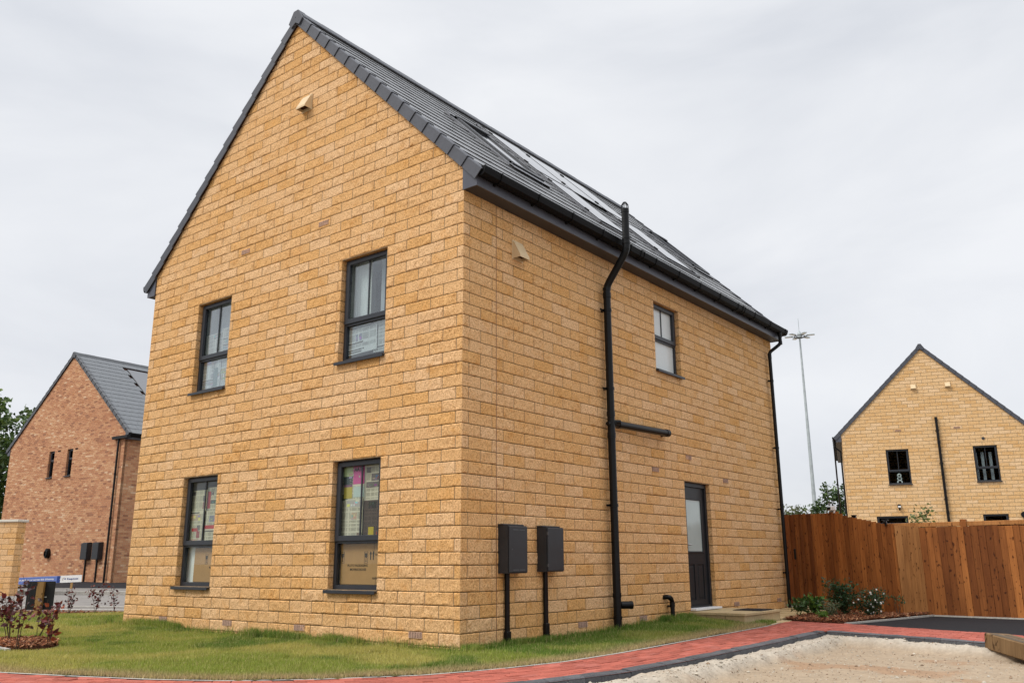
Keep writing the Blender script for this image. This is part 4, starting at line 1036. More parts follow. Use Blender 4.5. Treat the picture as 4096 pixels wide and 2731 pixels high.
V = np.vstack([p[0] for p in parts]); T = np.vstack([p[2] for p in parts]); o_ = 0; Fs = []
for p in parts: Fs.append(p[1] + o_); o_ += len(p[0])
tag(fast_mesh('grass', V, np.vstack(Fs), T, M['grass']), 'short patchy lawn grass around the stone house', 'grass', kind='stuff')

# ---- bark mulch
def mulch(name, n, samp_fn, z, label, seed):
    r = np.random.default_rng(seed); P = samp_fn(n, r); n = len(P)
    l = r.uniform(.012, .042, n); w = r.uniform(.005, .014, n); th = r.uniform(0, 6.283, n); tl = r.normal(0, .35, n); zz = z(P[:, 0], P[:, 1]) + r.uniform(-.004, .022, n)
    ca, sa = np.cos(th), np.sin(th); dx = np.c_[ca * np.cos(tl), sa * np.cos(tl), np.sin(tl)] * l[:, None]; dy = np.c_[-sa, ca, r.normal(0, .3, n)] * w[:, None]; c = np.c_[P, zz]; up = np.array([0, 0, 1.]) * .004
    q = [c - dx - dy, c + dx - dy * .7, c + dx + dy * .7, c - dx + dy]
    V = np.stack(q + [x + up for x in q], 1); Fb = np.array([(3, 2, 1, 0), (4, 5, 6, 7), (0, 1, 5, 4), (1, 2, 6, 5), (2, 3, 7, 6), (3, 0, 4, 7)])
    F = (Fb[None] + (np.arange(n) * 8)[:, None, None]).reshape(-1, 4)
    pal = np.array([(.24, .085, .035), (.17, .06, .028), (.30, .12, .055), (.10, .042, .025), (.36, .19, .10)])[r.integers(0, 5, n)] * r.uniform(.75, 1.25, (n, 1))
    return tag(fast_mesh(name, V.reshape(-1, 3), F, np.repeat(np.c_[pal, np.ones(n)], 8, 0), M['chips']), label, 'bark mulch', kind='stuff')
def mound(poly, z, name, mat):
    mb = MB(); mb.prism(poly, -.14, z, fr=lambda a, b, h: np.c_[a, b, h]); return struct(mb.build(name, mat))
M['mulchbase'] = plain('bark_bed_soil', (.09, .04, .022), .95, .1, nscale=30, namt=.4, bs=50, bstr=.8, bdist=.015)
bedR = [(.96, 7.25), (1.06, 7.16), (2.02, 7.0), (2.68, 9.95), (2.58, 9.98), (2.30, 9.5), (.96, 10.06)]
mound(bedR, -.035, 'planting_bed', M['mulchbase'])
def sR(n, r):
    x = r.uniform(.85, 2.7, n); y = r.uniform(6.95, 10.1, n); k = inpoly(x, y, bedR); return np.c_[x, y][k]
mulch('bark_mulch', 9000, sR, lambda x, y: -.03 + .03 * fbm(np.c_[x, y, x * 0], 2.5, 2, 3), 'reddish bark mulch in the bed beside the timber fence', 3)
bl = [(BED[0] + .98 * (math.cos(t) * .8 + math.sin(t) * .1) , BED[1] + .45 * math.sin(t) * 1.0 - .18 * math.cos(t)) for t in np.linspace(0, 2 * math.pi, 24, endpoint=False)]
mound(bl, -.026, 'planting_bed', M['mulchbase'])
def sL(n, r):
    x = r.uniform(-6.6, -3.8, n); y = r.uniform(-3.2, -1.8, n); k = inpoly(x, y, bl); return np.c_[x, y][k]
mulch('bark_mulch', 5200, sL, lambda x, y: -.015 + .02 * fbm(np.c_[x, y, x * 0], 2.5, 2, 3), 'reddish bark mulch in the small bed cut into the lawn', 4)
edging('kerb', [(-6.1, -2.72), (-4.3, -2.97)], .05, -.005, M['concrete'])
def sV(n, r):
    a = r.uniform(-26, -5, n); b = r.uniform(18.0, 18.75, n); p = CAM[:2] + a[:, None] * AX + b[:, None] * BX; return p
strip('planting_strip', -30, -5, 17.7, 18.78, -.03, M['mulchbase'])
mulch('bark_mulch', 5000, sV, lambda x, y: hs(x) - .02, 'thin band of bark mulch between the lawn and the kerb', 5)

# ================================================================== fences and gate
def boards(mb, p, q, w, ztop, zbot, seed, lap=.012, dark=.0, flip=1, th=.012):
    """upright feather-edge boards from p to q; ztop(s), zbot(s) along the run"""
    p, q = np.array(p, float), np.array(q, float); L_ = np.linalg.norm(q - p); d = (q - p) / L_; n = np.array([d[1], -d[0]]) * flip; r = np.random.default_rng(seed); s = 0.0
    while s < L_ - .02:
        ww = w * r.uniform(.92, 1.06); e = min(s + ww + lap, L_ + .006); zt = ztop((s + e) / 2) + r.normal(0, .004); zb = zbot((s + e) / 2)
        o0, o1 = r.normal(0, .0015), r.normal(0, .0015); a = p + d * s; b = p + d * e; g = float(np.clip(r.normal(.5, .28) - dark, 0, 1)); t = (g, r.random(), r.random(), 1)
        lx = r.normal(0, .004)
        f = lambda P_, k, zz, sh=0: (*(P_ + n * k + d * sh), zz)
        v = [f(a, .004 + o0, zb), f(b, .017 + o1, zb), f(b, .017 + o1, zt, lx), f(a, .004 + o0, zt, lx), f(a, -th + .004, zb), f(b, -th + .006, zb), f(b, -th + .006, zt, lx), f(a, -th + .004, zt, lx)]
        mb.add(v, [(0, 1, 2, 3), (5, 4, 7, 6), (0, 4, 5, 1), (1, 5, 6, 2), (2, 6, 7, 3), (3, 7, 4, 0)], t); s += ww
def rail_post(parent, p, q, zs, posts, ztop, off=-.035, mat='fence'):
    p, q = np.array(p, float), np.array(q, float); L_ = np.linalg.norm(q - p); d = (q - p) / L_; n = np.array([d[1], -d[0]])
    for z in zs:
        mb = MB(); c = [p + n * (off - .02), q + n * (off - .02), q + n * (off + .02), p + n * (off + .02)]; mb.prism([tuple(x) for x in c], z - .04, z + .04, fr=lambda a, b, h: np.c_[a, b, h], t=(.4, .3, .2, 1)); mb.build('rail', M[mat], parent)
    for s in posts:
        mb = MB(); c0 = p + d * s + n * (off - .07); c = [c0 - d * .045 - n * .045, c0 + d * .045 - n * .045, c0 + d * .045 + n * .045, c0 - d * .045 + n * .045]
        mb.prism([tuple(x) for x in c], -.3, ztop(s), fr=lambda a, b, h: np.c_[a, b, h], t=(.5, .6, .1, 1)); mb.build('post', M[mat], parent)
A0 = np.array([.03, 10.41]); K1 = np.array([2.30, 9.50]); dA = (K1 - A0) / np.linalg.norm(K1 - A0); LA = np.linalg.norm(K1 - A0)
G1 = A0 + dA * .60
gate = tag(empty('gate'), 'brown close-boarded timber gate with a dark lock plate next to the black downpipe', 'gate')
mb = MB(); boards(mb, A0 - dA * .14, G1 - dA * .002, .115, lambda s: 1.855, lambda s: .05, 21, dark=.22); mb.build('panel', M['fence'], gate)
rail_post(gate, A0 - dA * .14, G1 - dA * .01, (.35, 1.0, 1.6), (), lambda s: 1.8)
def FA(s, z, n): s = np.asarray(s, float); return np.c_[A0[0] + dA[0] * s + dA[1] * n, A0[1] + dA[1] * s - dA[0] * n, z + 0 * s]
mb = MB(); mb.box((.055, .955, .008), (.105, 1.165, .026), fr=FA, bev=.004); mb.build('lock_plate', M['black'], gate)
fa = tag(empty('fence'), 'brown feather-edge fence whose board tops step down from the gate behind the shrubs', 'fence')
def topA(s): return float(np.interp(s, [0, .42, .53, .56, .68, .90, 1.16, 1.48, 1.85], [1.85, 1.85, 1.86, 1.875, 1.82, 1.745, 1.69, 1.62, 1.565]))
mb = MB(); boards(mb, G1, K1, .108, topA, lambda s: .04 - .07 * s, 22, dark=.05); mb.build('panel', M['fence'], fa)
rail_post(fa, G1, K1, (.3, .9, 1.42), (.0, .9, 1.78), lambda s: topA(s) - .02)
K2 = np.array([2.60, 10.03])
fb = tag(empty('fence'), 'short orange fence return coloured paler for its brighter light, set at an angle between two darker runs', 'fence')
mb = MB(); boards(mb, K1 + [.02, .0], K2, .125, lambda s: 1.55 - .02 * s, lambda s: -.10, 23, dark=-.1); mb.build('panel', M['fence_light'], fb)  # stronger light on this angled face is put into the paler timber
rail_post(fb, K1 + [.02, 0], K2, (.3, 1.3), (.05,), lambda s: 1.5)
fc = tag(empty('fence'), 'long dark brown feather-edge fence behind the asphalt drive', 'fence')
K3 = np.array([9.6, 10.0])
mb = MB(); boards(mb, K2, K3, .112, lambda s: 1.515 + .01 * math.sin(s * 2), lambda s: -.10, 24, dark=.16); mb.build('panel', M['fence'], fc)
rail_post(fc, K2, K3, (.2, .9, 1.40), (2.4, 4.8), lambda s: 1.5)
fd = tag(empty('fence'), 'timber fence with a pale flat capping rail just behind the dark fence', 'fence')
mb = MB(); boards(mb, (2.02, 10.30), (9.8, 10.42), .12, lambda s: 1.53, lambda s: -.1, 25, dark=0); mb.build('panel', M['fence'], fd)
mb = MB(); mb.box((2.0, 10.24, 1.535), (5.6, 10.32, 1.615), (.75, .2, .7, 1), bev=.004); mb.box((5.6, 10.25, 1.535), (9.8, 10.33, 1.612), (.6, .8, .1, 1), bev=.004); mb.build('rail', M['fence_light'], fd)
for x in (3.34, 6.2, 9.0):
    mb = MB(); mb.box((x - .05, 10.21, -.2), (x + .05, 10.34, 1.655), (.5, .3, .9, 1), bev=.004); mb.build('post', M['fence'], fd)
# camera, lamp and box fixed to the fences
cm = tag(empty('security_camera', (1.08, 9.985, 1.87)), 'small white bullet camera standing on top of the stepped fence', 'camera')
mb = MB(); mb.box((-.10, -.035, .02), (.055, .045, .105), (1, 1, 1, 1), bev=.014); mb.build('camera_body', M['white'], cm)
mb = MB(); mb.box((-.112, -.028, .03), (-.098, .038, .095), bev=.003); mb.tube([(-.115, .005, .06), (-.10, .005, .06)], .024, 12); mb.box((-.10, -.0365, .034), (-.04, -.0345, .092)); mb.build('lens', M['black'], cm)
mb = MB(); mb.tube([(0.02, .0, -.03), (.02, .0, .03)], .018, 10); mb.tube([(.02, 0, -.03), (.02, 0, -.02)], .035, 12); mb.build('bracket', M['white'], cm)
sl = tag(empty('solar_lamp', (2.16, 9.53, 1.56)), 'small black solar spotlight on a stem at the end of the stepped fence', 'lamp')
mb = MB(); mb.box((-.055, -.04, .085), (.055, .045, .10), bev=.004); mb.build('solar_plate', M['black'], sl)
mb = MB(); mb.tube([(0, 0, -.02), (0, 0, .09)], .012, 8); mb.box((-.03, -.045, .03), (.03, .02, .075), bev=.008); mb.build('lamp_body', M['black'], sl)
pb = tag(empty('post_lamp', (1.46, 10.0, 1.70)), 'small dark box lamp peeking over the middle of the stepped fence', 'lamp')
mb = MB(); mb.box((-.04, -.03, -.1), (.04, .05, .075), bev=.01); mb.build('lamp_body', M['black'], pb)
mb = MB(); mb.box((-.05, -.04, .075), (.05, .06, .09), bev=.004); mb.build('lamp_cap', M['black'], pb)

# ================================================================== plants
def leaf_cloud(mb, pts, size, r, cols, curl=.25, asp=.55, up=.35):
    """one folded leaf per point"""
    n = len(pts); pts = np.asarray(pts, float); sz = size * r.uniform(.6, 1.3, n)
    d = r.normal(0, 1, (n, 3)); d[:, 2] = d[:, 2] * .6 + up; d /= np.linalg.norm(d, axis=1)[:, None]
    s = np.cross(d, r.normal(0, 1, (n, 3))); s /= np.linalg.norm(s, axis=1)[:, None] + 1e-9; nn = np.cross(d, s)
    a = pts; m_ = pts + d * (sz * .5)[:, None] + nn * (sz * curl * .3)[:, None]; t = pts + d * sz[:, None] - nn * (sz * curl * .3)[:, None]; w = (sz * asp * .5)[:, None]
    V = np.stack([a, m_ + s * w + nn * w * curl, t, m_ - s * w + nn * w * curl, m_], 1); F = (np.array([(0, 1, 4, 4), (1, 2, 4, 4), (2, 3, 4, 4), (3, 0, 4, 4)])[:, :3][None] + (np.arange(n) * 5)[:, None, None]).reshape(-1, 3)
    c = np.array(cols)[r.integers(0, len(cols), n)] * r.uniform(.65, 1.35, (n, 1)); mb.add(V.reshape(-1, 3), F, np.repeat(np.c_[np.clip(c, 0, 1), np.ones(n)], 5, 0))
M['stem'] = plain('woody_stem', (.075, .05, .032), .85, .2, nscale=30, namt=.3)
M['greenstem'] = plain('green_stem', (.10, .12, .035), .7, .3, nscale=30, namt=.2)
M['petal'] = plain('white_petals', (.80, .80, .76), .6, .3)
def stems_of(r, h, n, spread, lean=(0, 0), k=7, rad=.005, base=.03):
    out = []
    for i in range(n):
        th = r.uniform(0, 6.283); b = np.array([math.cos(th), math.sin(th)]) * base * r.random(); tip = np.array([lean[0] + math.cos(th) * spread * r.uniform(.3, 1), lean[1] + math.sin(th) * spread * r.uniform(.3, 1)]); hh = h * r.uniform(.72, 1.0); P = []
        for j in range(k + 1): t = j / k; w = r.normal(0, .012, 2) * t; P.append((*(b + tip * t ** 1.3 + w), hh * t))
        out.append(np.array(P))
    return out
def shrub(name, loc, label, seed, h, n=4, spread=.15, leaf=.05, per=26, cols=((.06, .10, .02),), group=None, stem='stem', start=.25, side=.06, asp=.55, flowers=0, lean=(0, 0), up=.35, rad=.0055, twigs=2):
    r = np.random.default_rng(seed); o = tag(empty(name, loc), label, 'shrub', group)
    S = stems_of(r, h, n, spread, lean); mb = MB(); pts = []
    for P in S:
        mb.tube(P, [rad * (1 - .75 * i / (len(P) - 1)) for i in range(len(P))], 5)
        for _ in range(per):
            t = r.uniform(start, 1.0) * (len(P) - 1); i = int(min(t, len(P) - 2)); p = P[i] + (P[i + 1] - P[i]) * (t - i); pts.append(p + r.normal(0, side, 3) * [1, 1, .55])
        for _ in range(twigs):
            t = r.uniform(max(.3, start), .9) * (len(P) - 1); i = int(min(t, len(P) - 2)); p = P[i] + (P[i + 1] - P[i]) * (t - i); e = p + r.normal(0, side * 1.6, 3) * [1, 1, .3] + [0, 0, side * 1.5]; mb.tube([p, (p + e) / 2 + r.normal(0, .006, 3), e], [rad * .45, rad * .35, rad * .2], 4)
            for q in range(max(2, per // 8)): pts.append(p + (e - p) * r.uniform(.3, 1) + r.normal(0, .012, 3))
    mb.build('stems', M[stem], o); lm = MB(); leaf_cloud(lm, pts, leaf, r, cols, asp=asp, up=up); lm.build('foliage', M['leaf'], o)
    if flowers:
        fm = MB()
        for _ in range(flowers):
            q = pts[r.integers(len(pts))]; c = np.array([q[0] + r.normal(0, .03) + spread * .25, q[1] - abs(r.normal(0, .05)) - .04, q[2] + r.uniform(.0, .06)])
            for k in range(5): th = k * 1.2566 + r.random(); d = np.array([math.cos(th), -.35, math.sin(th)]) * .017; s = np.array([-math.sin(th), 0, math.cos(th)]) * .008; fm.add([c, c + d * .6 + s, c + d, c + d * .6 - s], [(0, 1, 2, 3)])
        fm.build('flowers', M['petal'], o)
    return o
RED = ((.105, .022, .026), (.075, .018, .024), (.16, .028, .028), (.055, .022, .022), (.10, .05, .032), (.20, .05, .03))
GR = 'purple-leaved hedge saplings round the lawn'
shrub('red_shrub', (-5.55, -2.44, -.02), 'bushiest red-leaved shrub at the left edge of the lawn mulch bed', 31, .58, 6, .26, .085, 13, RED, GR, start=.30, side=.05, asp=.62, twigs=3)
shrub('red_shrub', (-4.26, -2.90, -.02), 'tall thin red-leaved sapling in front of the black signboard', 32, .84, 3, .10, .065, 12, RED, GR, start=.25, side=.04, asp=.62, lean=(.02, 0))
shrub('red_shrub', (-5.55, -2.10, -.02), 'leaning red-leaved sapling at the back of the lawn mulch bed', 33, .46, 3, .20, .075, 13, RED, GR, start=.35, side=.045, asp=.62, lean=(.10, .02))
shrub('red_shrub', (-4.52, -2.42, -.02), 'red-leaved sapling with orange tips overlapping the yellow sign post', 34, .56, 3, .12, .085, 16, RED + ((.30, .07, .03),), GR, start=.2, side=.045, asp=.62)
shrub('red_shrub', (-11.3, 1.11, -.02), 'spindly red sapling in the kerbside strip nearest the black signboard', 35, .52, 3, .10, .070, 16, RED, GR, start=.2, side=.035, asp=.6, twigs=3)
shrub('red_shrub', (-11.1, 1.52, -.02), 'largest of the kerbside red saplings with one bright red leaf', 36, .62, 3, .20, .078, 18, RED, GR, start=.25, side=.05, asp=.6, twigs=4)
shrub('red_shrub', (-10.9, 1.84, -.02), 'spindly red sapling in the kerbside strip closest to the stone house', 37, .60, 2, .08, .066, 16, RED, GR, start=.3, side=.045, asp=.6, twigs=4)
shrub('red_shrub', (-11.9, -.35, -.02), 'dark red sapling in the kerbside strip left of the black signboard', 38, .60, 4, .20, .075, 13, RED, GR, start=.25, side=.05, asp=.6, twigs=4)
shrub('red_shrub', (-12.3, -.95, -.02), 'dark red sapling half cut off by the left picture edge', 39, .66, 4, .22, .075, 14, RED, GR, start=.2, side=.06, asp=.6, twigs=4)
GG = 'garden shrubs in the bark bed'
shrub('laurel', (.98, 7.90, -.02), 'young laurel with a few broad upright leaves beside the stone landing', 41, .30, 6, .20, .115, 9, ((.05, .11, .022), (.075, .14, .035), (.035, .08, .02)), GG, 'greenstem', .35, .03, .45, up=.7)
shrub('laurel', (1.10, 8.40, -.02), 'compact dense laurel with bright green tips between two looser shrubs', 42, .32, 9, .20, .085, 34, ((.03, .085, .015), (.05, .12, .02), (.10, .20, .03)), GG, 'greenstem', .2, .05, .5, up=.6)
shrub('rose_bush', (1.30, 8.75, -.02), 'thin upright shrub with feathery stems against the fence', 43, .70, 5, .12, .045, 30, ((.07, .10, .03), (.10, .12, .05)), GG, start=.3, side=.035, asp=.4)
shrub('conifer_shrub', (1.50, 8.75, -.02), 'darkest tall bushy evergreen shrub in front of the fence', 44, .62, 12, .26, .07, 60, ((.022, .055, .016), (.03, .075, .02), (.04, .085, .03)), GG, start=.15, side=.07, asp=.4)
shrub('flowering_shrub', (2.0, 8.55, -.02), 'dark green rounded shrub dotted with small white flowers', 45, .46, 16, .34, .05, 60, ((.02, .05, .016), (.035, .075, .025), (.055, .09, .04)), GG, start=.1, side=.07, asp=.5, flowers=26)
shrub('silver_shrub', (1.50, 8.0, -.02), 'small loose grey-green shrub in front of the dark evergreen', 46, .28, 10, .20, .045, 34, ((.12, .15, .08), (.09, .13, .06), (.16, .18, .11)), GG, 'greenstem', .15, .045, .35)
shrub('lime_shrub', (1.52, 7.55, -.02), 'tiny lime green seedling at the front of the bark bed', 47, .09, 5, .07, .065, 8, ((.13, .24, .04), (.10, .19, .03)), GG, 'greenstem', .3, .02, .6)
shrub('rose_bush', (2.32, 9.1, -.02), 'bare arching twigs with a few leaves at the fence corner', 48, .36, 4, .16, .05, 5, ((.05, .09, .03),), GG, start=.7, side=.03)
shrub('garden_sapling', (1.45, 15.2, .0), 'leafy sapling tips rising behind the capped fence before the far house', 49, 2.28, 5, .30, .10, 60, ((.14, .17, .05), (.10, .13, .035), (.19, .19, .07)), start=.55, side=.09, asp=.55, rad=.010, twigs=5)
shrub('low_hedge', (-21.0, 2.95, .13), 'low dark green plant at the foot of the stone garden wall', 50, .34, 16, .9, .10, 60, ((.03, .06, .02), (.06, .10, .03)), start=.1, side=.10)

def tree(loc, label, seed, h, cr, crown_z, trunk_r, nleaf, leaf, cols, squash=.8, lobes=12, bare=False, group='trees beyond the houses'):
    r = np.random.default_rng(seed); o = tag(empty('tree', loc), label, 'tree', group); mb = MB(); L_ = []
    top = np.array([r.normal(0, .1) * cr, r.normal(0, .1) * cr, h * .92]); P = [np.array([0, 0, -.3]), np.array([r.normal(0, .05) * cr, 0, crown_z * .6]), np.array([r.normal(0, .08) * cr, 0, crown_z]), top]
    mb.tube(P, [trunk_r, trunk_r * .8, trunk_r * .6, trunk_r * .1], 8)
    for i in range(lobes):
        th = i * 2.399 + r.normal(0, .3); f = (i + .5) / lobes; z = crown_z - (h - crown_z) * .25 + (h - crown_z) * (.1 + 1.05 * f); prof = math.sqrt(max(.04, 1 - (2 * f - .9) ** 2 * .85)); rad = cr * prof * r.uniform(.45, .95)
        c = np.array([math.cos(th) * rad, math.sin(th) * rad, z]); s = P[1] + (P[2] - P[1]) * r.random() + np.array([0, 0, (h - crown_z) * .35 * f]); m_ = (s + c) / 2 + [0, 0, .06 * h]; mb.tube([s, m_, c], [trunk_r * .32, trunk_r * .2, trunk_r * .05], 6)
        L_.append((c, cr * r.uniform(.30, .48)))
        for k in range(3): e = c + r.normal(0, cr * .28, 3); mb.tube([c, (c + e) / 2 + r.normal(0, .1, 3), e], [trunk_r * .08, trunk_r * .06, trunk_r * .03], 4); L_.append((e, cr * r.uniform(.14, .26)))
    mb.build('trunk', M['bark'], o); lm = MB(); w = np.array([q[1] ** 2 for q in L_]); w /= w.sum()
    for (c, rd), k in zip(L_, (w * nleaf).astype(int)):
        v = r.normal(0, 1, (k, 3)); v /= np.linalg.norm(v, axis=1)[:, None] + 1e-9; rr = rd * r.random(k) ** .4; gap = fbm(c + v * rr[:, None], 1.2 / cr * 4, 2, seed) > .42; p = c + (v * rr[:, None] * [1, 1, squash])
        tone = r.uniform(.75, 1.25); leaf_cloud(lm, p[gap], leaf, r, [tuple(np.array(q) * tone) for q in cols], up=.1, asp=.7)
    lm.build('crown', M['leaf'], o); return o
DG = ((.035, .07, .018), (.05, .09, .022), (.075, .12, .03), (.028, .055, .016))
OL = ((.10, .12, .05), (.13, .14, .06), (.08, .10, .04))
tree((-60.6, 15.2, 0), 'large green broadleaved tree behind the brick house at the left edge', 61, 12.4, 5.8, 5.6, .38, 22000, .42, ((.06, .11, .025), (.09, .15, .035), (.12, .17, .04), (.045, .08, .02)), lobes=18)
tree((-21.6, 62.6, 0), 'sparse weeping tree just beside the stone house corner', 62, 5.5, 1.5, 3.6, .10, 500, .22, OL, lobes=9)
tree((-18.9, 62.8, 0), 'olive green rounded tree left of the tall mast foot', 63, 5.2, 1.7, 3.2, .14, 2000, .22, OL, lobes=12)
tree((-16.4, 64.0, 0), 'dark green pointed tree just right of the tall mast', 64, 6.9, 1.5, 3.4, .16, 2600, .25, DG, lobes=13)
tree((-14.9, 66.5, 0), 'dark green tree with twin tops in the middle of the treeline', 65, 7.2, 1.7, 3.4, .16, 2800, .25, DG, lobes=13)
tree((-13.2, 65.5, 0), 'tallest dark green tree beside the far stone house', 66, 7.9, 1.7, 3.6, .18, 3000, .25, DG, lobes=14)
tree((-11.8, 68.0, 0), 'dark green tree mostly hidden by the far stone house', 67, 8.2, 2.0, 3.8, .18, 2600, .26, DG, lobes=12)
tree((-17.6, 69.0, 0), 'low dark tree behind the olive green one', 68, 5.0, 2.2, 2.6, .18, 2400, .26, DG, lobes=12)

# ================================================================== the other houses
th = .30; ur = np.array([math.cos(th), math.sin(th)]); OR = np.array([-5.227, 31.747]) + ur * W
hr = tag(empty('house', (OR[0], OR[1], .51), th), 'pale yellow stone gabled house beyond the timber fences', 'house')
w2 = [(1.76 - W, 2.675 - W, 3.6, 5.1), (5.18 - W, 6.095 - W, 3.6, 5.1), (1.12 - W, 2.36 - W, .0, 2.25), (5.22 - W, 6.17 - W, .9, 2.25)]
mb = MB(); block_wall(mb, FG, -W, 0, (-4, 64), rake(W, TOP), w2, step=None, back=.1, ph=(.325, .1), seed=71, origin=0.0, J=.02)
def FSn(u, z, d): return np.c_[np.asarray(d, float) + 0 * u, u, z]
block_wall(mb, FS, 0, 9.0, (-4, 38), None, (), step=None, back=0, seed=72); block_wall(mb, FL, 0, 9.0, (-4, 38), None, (), step=None, back=0, seed=73)
block_wall(mb, lambda u, z, d: np.c_[u, 9.0 + np.asarray(d, float) + 0 * u, z], -W, 0, (-4, 64), rake(W, TOP), (), step=None, back=0, seed=74)
mb.build('wall', M['stone_far'], hr)
roof(hr, W, 9.0, 6.012, detail=False); eaves(hr, W, 9.0, gz=5.765, brackets=True, sides=(-1,)); eaves(hr, W, 9.0, gz=5.765, brackets=False, sides=(1,))
window(hr, FG, *w2[0], split=4.16, pane_top='glass_dark', pane_bot='glass_dark'); window(hr, FG, *w2[1], split=4.16, pane_top='glass_dark', pane_bot='glass_dark')
window(hr, FG, *w2[2], split=1.9, bar=False, pane_top='glass_dark', pane_bot='glass_dark'); window(hr, FG, *w2[3], split=1.6, bar=False, pane_top='glass_dark', pane_bot='glass_dark')
for u in (3.06 - W, 4.43 - W): hood_vent(hr, FG, u, 7.70, w=.2, h=.2, mat='cream')
for u in (2.22 - W, 4.55 - W): air_brick(hr, FG, u, 5.88, w=.25)
mb = MB(); mb.tube(FG(np.array([5.62, 5.62]) - W, np.array([5.4, 5.4]), np.array([-.02, .03])), .06, 14); mb.tube(FG(np.array([5.62, 5.62]) - W, np.array([5.4, 5.4]), np.array([.03, .034])), .035, 14); mb.build('flue_outlet', M['soffit'], hr)
mb = MB(); mb.tube(FG(np.array([6.72, 6.72]) - W, np.array([2.2, 2.2]), np.array([-.02, .12])), .12, 18); mb.build('flue_outlet', M['black'], hr)
pp = pipe(hr, 'soil_pipe', [(3.90 - W, -.11, -.3), (3.90 - W, -.11, 6.39)], .055, collars=[((3.90 - W, -.11, z), (3.90 - W, -.11, z + .1)) for z in (2.3, 3.9, 5.25, 6.3)])
for z in (2.9, 4.4, 5.8): k = MB(); k.box((3.82 - W, -.05, z), (3.98 - W, .0, z + .03)); k.build('pipe_clip', M['black'], pp)
pipe(hr, 'downpipe', [(-W - .31, .35, 5.67), (-W - .31, .35, 5.35), (-W - .08, .35, 5.15), (-W - .08, .35, -.2)], .036, collars=[((-W - .08, .35, 3), (-W - .08, .35, 3.08))])
pipe(hr, 'downpipe', [(-W - .34, 1.9, 5.67), (-W - .34, 1.9, -.2)], .036)
mb = MB(); mb.box((2.0 - W, -.05, 2.62), (2.12 - W, 0, 2.74), bev=.008); mb.box((1.99 - W, -.14, 2.58), (2.13 - W, -.05, 2.68), bev=.01); mb.tube([(2.06 - W, -.06, 2.55), (2.06 - W, -.10, 2.5)], .035, 10); l_ = mb.build('wall_lamp', M['black'], hr)
mb = MB(); mb.box((2.005 - W, -.143, 2.60), (2.115 - W, -.139, 2.67)); mb.build('lamp_glass', M['white'], l_)
# ornament in its window
og = tag(empty('ornament', (OR[0] + ur[0] * (2.22 - W) - ur[1] * .32, OR[1] + ur[1] * (2.22 - W) + ur[0] * .32, 4.12), th), 'white rope-knot ornament on the far house upper left window sill', 'ornament')
mb = MB()
for k, zc in enumerate((.09, .24, .38)):
    rr_ = .085 - .012 * k; mb.tube([(rr_ * math.cos(a) * 1.05, 0, zc + rr_ * math.sin(a)) for a in np.linspace(0, 6.283, 17)], .030, 8, cap=False)
mb.build('knot', M['white'], og)
for i, u in enumerate((1.70, 2.30, 5.22, 5.48, 5.78)):
    if i < 2: continue
    mb = MB(); mb.box((u - W, .30, 3.62), (u - W + .12, .33, 4.85), (1, 1, 1, 1), bev=.01); b_ = mb.build('vertical_blind', M['cloth_dim'], hr)

# brick house on the left
WL, HB = 9.09, 5.40
tl_ = 3.69 / 4.545; angL = math.degrees(math.atan(tl_))
hl = tag(empty('house', (-26.255, 9.856, .318), .055), 'red-brown brick gabled house with grey tiled roof across the road', 'house')
wv = [(-5.66, -5.22, 4.2, 5.325), (-4.21, -3.77, 4.2, 5.325)]
mb = MB(); r_b = lambda r, u, z: float(np.clip(r.normal(.52, .24) + .10 * math.sin(z * 2.1 + u) - .05, 0, 1))
block_wall(mb, FG, -WL, 0, (-6, 124), rake(WL, HB + .42 + 3.69 - .1, tl_), wv, L=.225, ph=(.0, .1125), H=.075, step=None, back=.1, seed=81, origin=0.0, tintf=r_b, mort=.004)
block_wall(mb, FS, 0, 9.0, (-6, 76), None, (), L=.225, ph=(.0, .1125), H=.075, step=None, back=0, seed=82, tintf=r_b, mort=.004)
RL = rake(WL, HB + .42 + 3.69 - .1, tl_)
block_wall(mb, lambda u, z, d: np.c_[u, 9.0 + np.asarray(d, float) + 0 * u, z], -WL, 0, (-2, 40), lambda z: RL(z + .12), (), L=1.8, H=.225, step=None, back=0, seed=84, mort=.004); block_wall(mb, lambda u, z, d: np.c_[-WL - np.asarray(d, float) + 0 * u, u, z], 0, 9.0, (-2, 25), None, (), L=1.8, H=.225, step=None, back=0, seed=85)
mb.build('wall', M['brick'], hl)
_, l1, l2 = roof(hl, WL, 9.0, HB + .42, gauge=.335, tw=.33, thick=.03, detail=False, ang=angL, verge_mat='verge_l', tile_mat='tile_l', skip=[(2.7, 5.2, 2.1, 6.2)], over=.26)
mb = MB(); mb.box((2.72, 2.12, .0), (5.18, 6.18, .05), fr=l1); po = mb.build('solar_panel', M['black'], hl)
for a in (2.12, 3.14, 4.16, 5.18): g = MB(); g.box((2.76, a + .03, .05), (5.14, a + .99, .062), fr=l1); g.build('panel_glass', M['solar'], po)
eaves(hl, WL, 9.0, soffit=HB + .0, gz=HB + .20, out=.2, top=.1, brackets=False)
window(hl, FG, *wv[0], split=4.9, bar=False, pane_top='glass_dark', pane_bot='glass_dark'); window(hl, FG, *wv[1], split=4.9, bar=False, pane_top='glass_dark', pane_bot='glass_dark')
mb = MB(); mb.box((-.70, -.16, HB + .02), (.36, .0, HB + .12), bev=.01); mb.box((-.72, -.17, HB + .10), (.36, -.0, HB + .135), bev=.004); mb.build('gutter_return', M['black'], hl)
pipe(hl, 'downpipe', [(-.33, -.08, HB + .05), (-.33, -.08, -.3)], .04, collars=[((-.33, -.08, z), (-.33, -.08, z + .08), 1.25) for z in (.6, 2.3, 4.0)])
